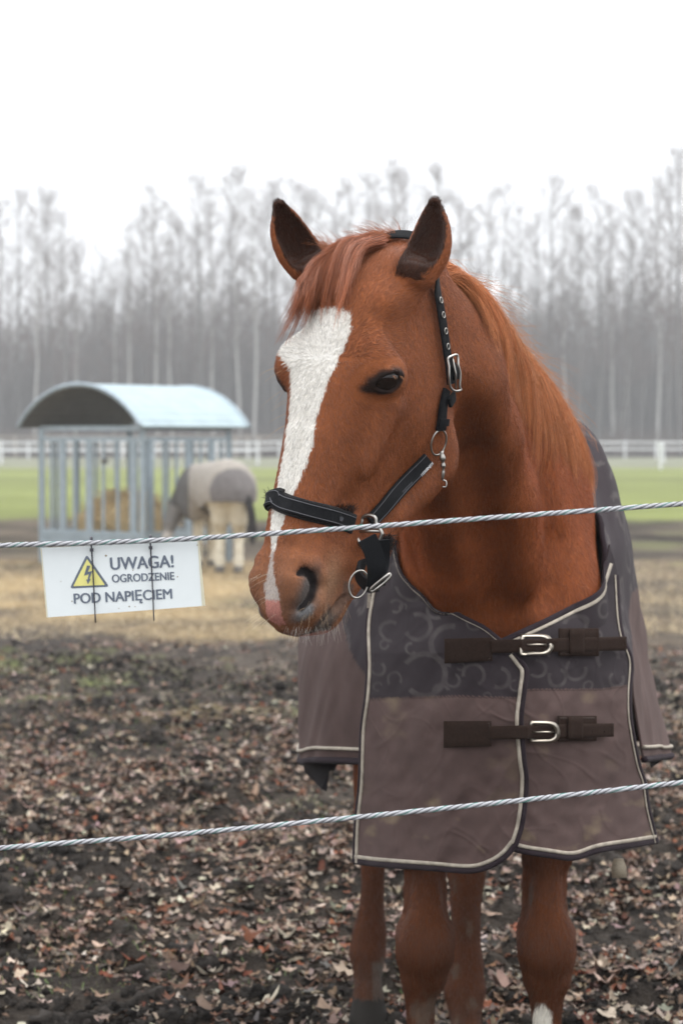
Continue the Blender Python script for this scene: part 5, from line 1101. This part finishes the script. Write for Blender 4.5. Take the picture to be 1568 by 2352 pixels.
tl = clumps(np.array([catmull([(-1.33 + RNG.normal(0, .01), 31.66, .72), (-1.24, 31.56, .45), (-1.22 + RNG.normal(0, .02), 31.56, .02 + RNG.uniform(-.05, .15))], 12) for _ in range(40)]), 25, .02, .7)
under(hair_obj('tail', tl, np.full((len(tl), 12), .0022), np.tile(np.array([[.035, .03, .03]]), (len(tl), 1)), m_mane), h2_)
# its rug
G3 = Grid(np.arange(-3.0, -.9, .028), np.arange(31.0, 34.2, .028), np.arange(0, 1.6, .028))
G3.cone(hi + [0, .02, .02], sh + [0, 0, .03], .365, .335, k=.08); G3.cone(hi + [.02, -.06, -.12], hi + [-.1, .3, -.16], .36, .36, k=.1); G3.cone(sh + [0, -.1, -.18], sh + [.03, 0, -.2], .31, .30, k=.1); G3.chain([(-2.05, 33.05, .74, .29), (-2.26, 33.2, .58, .20)], k=.1)
V3_, F3_ = G3.mesh(); V3_ = smooth_mesh(V3_, F3_, 3)
hem = .58 - .22 * sstep(32.0, 32.5, V3_[:, 1]) - .06 * (V3_[:, 0] < -1.9)
lowp = V3_[:, 2] < hem; V3_[:, 2] = np.maximum(V3_[:, 2], hem - .01)
V3_ += .018 * np.stack([vnoise(V3_ * [3, 3, 1], 2.5, 60 + i, 2) for i in range(3)], 1)
fz = lowp[F3_].sum(1) < 4; n3v = vnormals(V3_, F3_)
if (n3v * (V3_ - V3_.mean(0))).sum() < 0: F3_ = F3_[:, ::-1]
c3_ = np.array([.30, .27, .235]) * (1 + .15 * vnoise(V3_, 4, 9, 3))[:, None]; dkp = (((V3_[:, 0] + 1.50) / .30) ** 2 + ((V3_[:, 2] - .72) / .30) ** 2 < 1 + .3 * vnoise(V3_, 3, 5)) & (V3_[:, 1] < 32.3); c3_[dkp] = np.array([.135, .122, .118]) * (1 + .25 * vnoise(V3_[dkp], 6, 10, 3))[:, None]
nkk = V3_[:, 0] < -2.16; c3_[nkk] = (.10, .095, .09)
m_rug2 = mat_new('beige_rug_cloth', rough=.85, attr='col', noise=(12, .2), bump=(40, .4, .01))
r2 = mesh_obj('horse_rug', V3_, F3_[fz], m_rug2, color=c3_); tag(r2, 'beige rug with a dark grey rear panel on the pale horse at the feeder', 'horse rug')

# ------------------------------------------------------------------ rail fences beyond the field
m_wp = mat_new('white_painted_rail', (.74, .75, .76), rough=.6, noise=(4, .12)); m_wood = mat_new('weathered_rail', (.34, .29, .24), rough=.85, noise=(3, .3, (1, 1, 1)))
def fence(name, label, pts, post_h, rails, mat, w=.12, tilt=0):
    f = empty(name, (pts[0][0], pts[0][1], GZ)); tag(f, label, 'fence'); pts = [np.array([x, y, GZ]) for x, y in pts]
    for k, p in enumerate(pts): under(MB().bar(p, p + [tilt * (1 if k % 2 else .4), 0, post_h], w, w * .8, (0, 1, 0)).build('post', mat), f)
    for a, b in zip(pts[:-1], pts[1:]):
        for rz in rails: under(MB().bar(a + [0, -.08, rz], b + [0, -.08, rz], .05, .14).build('rail', mat), f)
def atpx(x, D): return ((x - 784) / FPX * D, D)
fence('rail_fence', 'far white rail fence running across the whole back of the field', [atpx(x, 184 + 2 * math.sin(x)) for x in range(-870, 2500, 72)], 1.45, (1.30, .78), m_wp, .16)
fence('rail_fence', 'nearer white rail fence behind the feeder on the left', [atpx(x, 150) for x in (-120, 4, 128, 206, 324, 378, 520, 592)], 1.55, (1.40, .9), m_wp, .16)
fence('corner_fence', 'white corner of rail fence with a leaning post at the right edge of the field', [atpx(1516, 127), atpx(1524, 160)], 1.5, (1.38,), m_wp, .15, -.12)
fence('wooden_fence', 'brown weathered wooden fence with tall posts at the foot of the forest, left', [atpx(x, 196) for x in (-60, 36, 104, 163, 232, 285, 330, 365, 417, 457, 493, 541, 568, 594, 655)], 1.9, (1.75, 1.2), m_wood, .2)

# ------------------------------------------------------------------ forest
m_bark = mat_new('grey_bark', (.11, .105, .095), rough=.9, noise=(2, .35, (1, 1, .3))); m_birch = mat_new('birch_bark', (.40, .39, .37), rough=.8, noise=(1.2, .5, (1, 1, 2.5))); m_twig = mat_new('bare_twigs', (.125, .090, .078), rough=.9, noise=(.3, .3)); m_thick = mat_new('thicket_stems', (.125, .115, .095), rough=.95, noise=(.25, .45))
def tri_tubes(P0, R0, n=3):                              # P0 (N,K,3), R0 (N,K): fast 3-sided branches
    N, K = R0.shape; T = np.gradient(P0, axis=1); T /= np.linalg.norm(T, axis=2)[..., None] + 1e-9
    ref = np.where(np.abs(T[..., 2:3]) > .9, np.array([1.0, 0, 0]), np.array([0, 0, 1.0])); A = np.cross(T, ref); A /= np.linalg.norm(A, axis=2)[..., None]; B = np.cross(T, A)
    V = np.stack([P0 + R0[..., None] * (math.cos(2 * math.pi * k / n) * A + math.sin(2 * math.pi * k / n) * B) for k in range(n)], 2).reshape(-1, 3)
    i = (np.arange(N)[:, None, None] * K + np.arange(K - 1)[None, :, None]) * n; k = np.arange(n)[None, None]
    return V, np.stack([i + k, i + (k + 1) % n, i + n + (k + 1) % n, i + n + k], -1).reshape(-1, 4)
def tree_meshes(seed, H, nb, birch):
    r = np.random.default_rng(seed); K = 9; t = np.linspace(0, 1, K); tr = np.stack([.35 * np.cumsum(r.normal(0, .22, K)) * 1.0, .35 * np.cumsum(r.normal(0, .22, K)), H * t], 1); R_ = .155 * (1 - t) ** .8 + .015
    Vt, Ft = tri_tubes(tr[None], R_[None], 7)
    f = r.uniform(.28 if birch else .2, .98, nb) ** .85; base_ = np.stack([np.interp(f, t, tr[:, i]) for i in range(3)], 1); az = r.uniform(0, 6.283, nb); L = H * .215 * (1.1 - f) ** .7 * r.uniform(.5, 1.3, nb) + .5; el = r.uniform(.45, 1.2, nb); K2 = 5; s_ = np.linspace(0, 1, K2)[None, :, None]
    dh = np.stack([np.cos(az), np.sin(az), 0 * az], 1); lp = base_[:, None] + L[:, None, None] * (dh[:, None] * np.cos(el)[:, None, None] * s_ + Z * np.sin(el)[:, None, None] * s_ ** 1.2) + r.normal(0, .05, (nb, K2, 3)) * s_ * L[:, None, None]
    lr = (.036 * (1.1 - f))[:, None] * np.linspace(1, .3, K2)[None] + .010
    nt_ = nb * 13; bi = r.integers(0, nb, nt_); ft = r.uniform(.2, 1, nt_) * (K2 - 1); ib = np.minimum(ft.astype(int), K2 - 2); fr_ = (ft - ib)[:, None]; tb = lp[bi, ib] * (1 - fr_) + lp[bi, ib + 1] * fr_
    d = r.normal(0, 1, (nt_, 3)); d[:, 2] = np.abs(d[:, 2]) * .9 + .35; d /= np.linalg.norm(d, axis=1)[:, None]; tl_ = r.uniform(.4, 1.3, nt_); K3 = 3; s3 = np.linspace(0, 1, K3)[None, :, None]
    tp_ = tb[:, None] + tl_[:, None, None] * (d[:, None] * s3 - (Z * (.55 if birch else -.1)) * s3 ** 2); trr = np.broadcast_to(np.array([.0075, .006, .003]), (nt_, K3))
    V1, F1 = tri_tubes(lp, lr); V2, F2 = tri_tubes(tp_, trr)
    return Vt, Ft, np.concatenate([V1, V2]), np.concatenate([F1, F2 + len(V1)])
protos = []
for k in range(9):
    birch = k % 3 == 0; Vt, Ft, Vc, Fc = tree_meshes(200 + k, 21 + (k % 4), 84 + 10 * (k % 3), birch)
    a = mesh_obj('trunk', Vt, Ft, m_birch if birch else m_bark); b = mesh_obj('crown', Vc, Fc, m_twig); protos.append((a, b, birch, True))
rt_ = np.random.default_rng(77)
# (photo x, height of the top in the photo, distance, proto)
spots = [(5, 470, 206), (40, 440, 208), (80, 460, 203), (118, 455, 210), (150, 500, 200), (175, 560, 212), (215, 640, 205), (262, 600, 208), (300, 520, 203), (335, 480, 212), (362, 430, 206), (395, 470, 204), (425, 520, 210), (462, 420, 203), (490, 440, 207), (520, 400, 212), (552, 380, 205), (585, 430, 203), (612, 450, 209), (640, 420, 205), (672, 400, 211), (705, 450, 204), (735, 470, 207), (770, 440, 210), (805, 420, 204), (838, 400, 208), (870, 400, 205), (905, 370, 203), (935, 400, 210), (985, 440, 206), (1022, 400, 204), (1050, 460, 209), (1085, 480, 205), (1118, 440, 203), (1160, 410, 207), (1195, 480, 211), (1232, 500, 204), (1262, 410, 206), (1300, 430, 209), (1335, 490, 203), (1372, 440, 205), (1405, 470, 210), (1440, 450, 204), (1475, 440, 208), (1510, 400, 205), (1538, 400, 203), (1566, 345, 200), (1600, 380, 206), (-30, 460, 206), (-70, 440, 204), (1640, 400, 209), (1690, 420, 205)]
where = lambda x: 'behind the feeder roof' if 60 < x < 560 else ('at the left edge' if x <= 60 else ('behind the head and neck of the chestnut horse' if x < 1290 else 'above the white fence on the right'))
lab_n = {}
for n_i, (x, ytop, D) in enumerate(spots):
    k = (n_i * 5 + 2) % 9
    if x in (362, 262, 552, 1160, 1118): k = (0, 3, 6, 0, 3)[n_i % 5]
    if x in (552,): k = 3
    a, b, birch, first = protos[k]
    Ht = (999 - ytop) / FPX * D + 1.5 - GZ; s_ = Ht / (21 + (k % 4)); X_, _ = atpx(x, D); t = empty('bare_tree', (X_, D, GZ)); t.rotation_euler = (0, 0, rt_.uniform(0, 6.28)); t.scale = (s_ * .95, s_ * .95, s_)
    tag(t, ('leafless white-barked birch in the forest edge ' if birch else 'leafless grey tree in the forest edge ') + where(x), 'tree', ('birches' if birch else 'grey bare trees') + ' ' + where(x))
    for src in (a, b):
        o = src if first else src.copy()
        if not first: COL.objects.link(o)
        o.parent = t
    protos[k] = (a, b, birch, False)
# dense wood behind: thin stems and twigs past counting
r = np.random.default_rng(9); NS = 8200; D_ = r.uniform(212, 262, NS); X_ = (r.uniform(-1000, 2650, NS) - 784) / FPX * D_; H_ = r.uniform(8, 15.5, NS) * (1 + .18 * vnoise(np.stack([X_ * .09, 0 * X_, 0 * X_], 1), 1, 3)) ; ww = r.random(NS) < .10; H_[ww] *= 1.45; K = 5; t = np.linspace(0, 1, K)
pp = np.stack([X_[:, None] + r.normal(0, .35, (NS, 1)) * t + r.normal(0, .12, (NS, K)), D_[:, None] + 0 * t[None], GZ + H_[:, None] * t[None]], -1); Va, Fa = tri_tubes(pp, (r.uniform(.04, .12, NS))[:, None] * (1.05 - t)[None])
NT_ = 142000; si = r.integers(0, NS, NT_); f = r.uniform(.0, 1.0, NT_) ** .8; tb = np.stack([X_[si], D_[si], GZ + H_[si] * f], 1); d = r.normal(0, 1, (NT_, 3)); d[:, 2] = np.abs(d[:, 2]) + .5; d /= np.linalg.norm(d, axis=1)[:, None]; s3 = np.linspace(0, 1, 3)[None, :, None]
tw = tb[:, None] + (r.uniform(.7, 2.6, NT_))[:, None, None] * d[:, None] * s3; Vb, Fb_ = tri_tubes(tw, np.broadcast_to(np.array([.028, .02, .010]), (NT_, 3)))
sc_ = np.where(r.random(NS) < .09, r.uniform(.18, .36, NS), r.uniform(.03, .11, NS)); cs1 = np.repeat(sc_, K * 3)[:, None] * np.array([1, .95, .86]); cs2 = np.tile([[.080, .066, .058]], (len(Vb), 1)) * np.repeat(r.uniform(.6, 1.5, NT_), 9)[:, None]
m_thick = mat_new('thicket_stems', rough=.95, attr='col', noise=(.25, .3))
tag(mesh_obj('forest', np.concatenate([Va, Vb]), np.concatenate([Fa, Fb_ + len(Va)]), m_thick, color=np.concatenate([cs1, cs2])), 'dense grey brown leafless wood of thin stems behind the field', 'forest', kind='stuff')
# undergrowth bank at the foot of the wood
NB_ = 41000; Xb = (r.uniform(-1000, 2650, NB_) - 784) / FPX * 215; Yb = r.uniform(200, 222, NB_); d = r.normal(0, 1, (NB_, 3)); d[:, 2] = np.abs(d[:, 2]) + .4; d /= np.linalg.norm(d, axis=1)[:, None]
tw = np.stack([Xb, Yb, 0 * Xb + GZ], 1)[:, None] + (r.uniform(.5, 3.2, NB_))[:, None, None] * d[:, None] * s3; Vb, Fb_ = tri_tubes(tw, np.broadcast_to(np.array([.04, .03, .012]), (NB_, 3)))
tag(mesh_obj('undergrowth', Vb, Fb_, mat_new('undergrowth_stems', (.11, .085, .07), rough=.95, noise=(.3, .4))), 'dark tangled undergrowth at the foot of the wood', 'undergrowth', kind='stuff')

# ------------------------------------------------------------------ damp air
hz = MB().box((0, 150, 17), (400, 330, 37)).build('haze'); hz.data.materials.clear(); mh = bpy.data.materials.new('damp_air'); mh.use_nodes = True; n = mh.node_tree.nodes; n.clear()
vo = n.new('ShaderNodeVolumePrincipled'); vo.inputs['Color'].default_value = (.985, .99, 1.0, 1); vo.inputs['Density'].default_value = 0.0013; vo.inputs['Anisotropy'].default_value = .2; oo = n.new('ShaderNodeOutputMaterial'); mh.node_tree.links.new(vo.outputs[0], oo.inputs['Volume']); hz.data.materials.append(mh); tag(hz, 'thin pale winter haze over the field', 'haze', kind='stuff')
